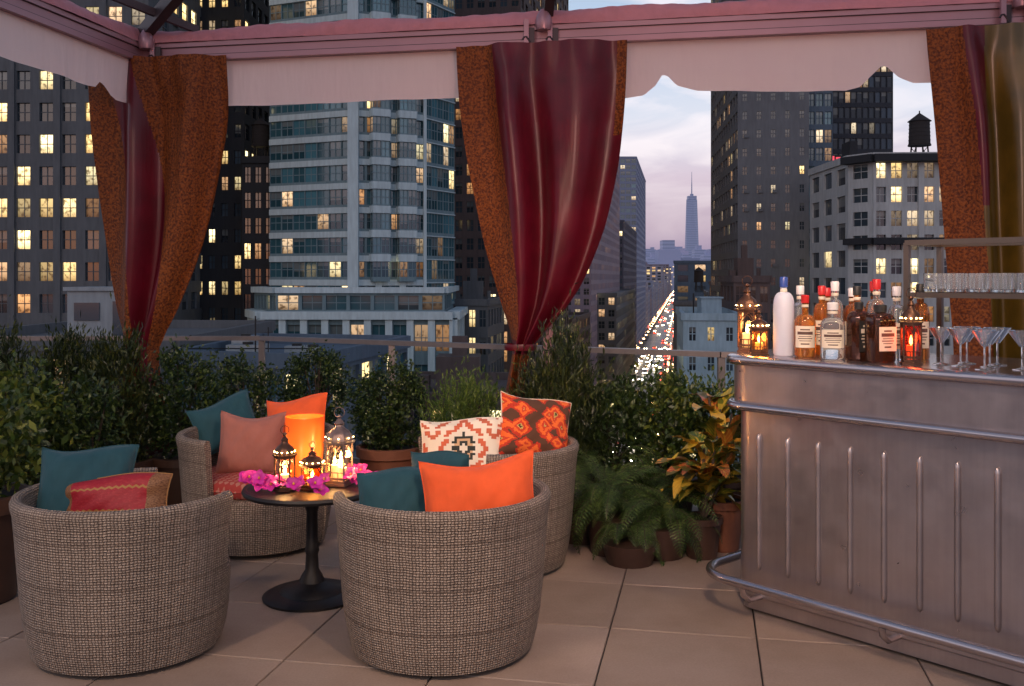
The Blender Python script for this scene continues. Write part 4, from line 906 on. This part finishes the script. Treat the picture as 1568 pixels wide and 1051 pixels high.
for q in ((.20,.10,.35,.046,B_FR,BLU,None,False,.68),(.19,.25,.31,.04,B_CLR,WHT,PAP),(.295,.12,.27,.046,B_AMB,RED,PAP,False,.55,(.15,.50)),(.30,.25,.31,.038,B_AMB,RED,PAP),(.37,.24,.33,.036,B_CLR,WHT,PAP),(.385,.36,.30,.036,B_BR,WHT,PAP),
  (.44,.10,.24,.052,B_CLR,WHT,PAP,False,.6,(.2,.52),.018),(.47,.25,.31,.038,B_AMB,BLK,PAP),(.55,.12,.245,.042,B_DK,BLK,BLK,True,.72,(.15,.68),.014,.35),(.56,.25,.34,.038,B_CLR,RED,PAP),(.50,.34,.33,.036,B_AMB,RED,BLK),(.655,.10,.235,.05,B_DK,BLK,PAP,True,.74,(.2,.62),.02,.25),
  (.65,.25,.31,.036,B_CLR,WHT,PAP),(.72,.22,.29,.036,B_CLR,WHT,PAP),(.70,.36,.32,.036,B_AMB,BLK,PAP),(.25,.38,.30,.038,B_AMB,RED,PAP)): bottle(*q)
def barlant(a,b,h,w_,met,g,e_,cand=1,sides=4): 
    p=bw(a,b,BT); return lantern(p[0],p[1],p[2],h,w_,sides,met,g,e_,rot=.4,cand=cand)
barlant(.105,.05,.20,.09,COP,AMB,1.1,sides=6)
barlant(-.02,.14,.33,.11,COP,CLR,1.0,cand=1)
barlant(.79,.09,.28,.085,COP,glassy('red_glass',(.9,.15,.1),.05),.5,sides=6)
GW=bmat('glassware',(.97,.98,.98),.95,.02)
def martini(a,b):
    mb=MB(); mb.lathe([(0,0),(.034,0),(.034,.003),(.006,.008),(.0035,.015),(.0035,.085),(.008,.092),(.05,.148),(.052,.148),(.01,.088),(.0,.087)],24,(0,0,0),0); mb.build('martini_glass',[GW],bw(a,b,BT))
for a,b in ((.88,.16),(.97,.13),(1.06,.18),(1.09,.06),(.93,.28),(1.19,.15),(1.30,.10),(1.04,.3)): martini(a,b)
RKM=basic('rack_metal',(.22,.17,.13),.3,.9,var=.2)
mb=MB(); r0,r1,f0,f1=.72,1.75,.20,.50; zt=BT+.49; zs=BT+.275
for a in (r0,r1):
    for b in (f0,f1): mb.beam(bw(a,b,BT),bw(a,b,zt),.022,.022,0,up=tuple(u_))
mb.beam(bw(r0,f0,zt),bw(r1,f0,zt),.03,.022,0);mb.beam(bw(r0,f1,zt),bw(r1,f1,zt),.03,.022,0);mb.beam(bw(r0,f0,zt),bw(r0,f1,zt),.022,.022,0);mb.beam(bw(r1,f0,zt),bw(r1,f1,zt),.022,.022,0)
for b in (f0,f1): mb.beam(bw(r0,b,zs),bw(r1,b,zs),.015,.02,0)
mb.beam(bw(r0,f0,zs),bw(r0,f1,zs),.015,.02,0)
mb.quad(bw(r0,f0,zs+.012),bw(r1,f0,zs+.012),bw(r1,f1,zs+.012),bw(r0,f1,zs+.012),1)
mb.build('glass_shelf_rack',[RKM,GLASS])
for i in range(10):
    for j in range(3):
        mb=MB(); mb.lathe([(0,0),(.032,0),(.034,.006),(.037,.075),(.0355,.075),(.032,.012),(0,.010)],18,(0,0,0),0); mb.build('tumbler_glass',[GW],bw(r0+.08+i*.092,f0+.06+j*.09,zs+.014))

# ------------------------------------------------------------------ added spot lamps, out of view: warm fill for terrace and valance
def fill_spot(loc,target,power,col=(1,.70,.46),size=95,blend=.8,rad=.12):
    d=(Vector(target)-Vector(loc)).normalized(); q=d.to_track_quat('-Z','Y')
    mb=MB(); mb.lathe([(0,.12),(.03,.12),(.05,.09),(.06,0),(.055,0),(.045,.03),(0,.035)],20,(0,0,0),0); mb.tube([(0,0,.12),(0,0,.2)],.01,6,0)
    ob=mb.build('added_fill_spot',[IRON]); ob.matrix_world=Matrix.Translation(loc)@q.to_matrix().to_4x4()
    l=bpy.data.lights.new('fill_spot_light','SPOT'); l.energy=power; l.color=col; l.spot_size=math.radians(size); l.spot_blend=blend; l.shadow_soft_size=rad
    o_=bpy.data.objects.new('fill_spot_light',l); bpy.context.collection.objects.link(o_); o_.parent=ob; o_.location=(0,0,-.02)
fill_spot((-2.2,1.2,2.95),(-.9,4.6,.5),210,(1,.68,.46),75,1)
fill_spot((.6,1.6,2.95),(.2,4.6,.5),180,(1,.66,.43),80,1)
fill_spot((.5,2.4,2.95),(1.2,4.3,.9),75,(1,.68,.52),rad=.05)
fill_spot((.4,2.2,2.6),(.5,6.3,2.9),150,(1,.55,.46),110)
fill_spot((1.9,3.4,2.95),(1.0,6.0,.5),80,(1,.72,.45),80)
fill_spot((-1.6,3.6,2.95),(-2.6,6.2,.7),55,(1,.72,.45),80,1)
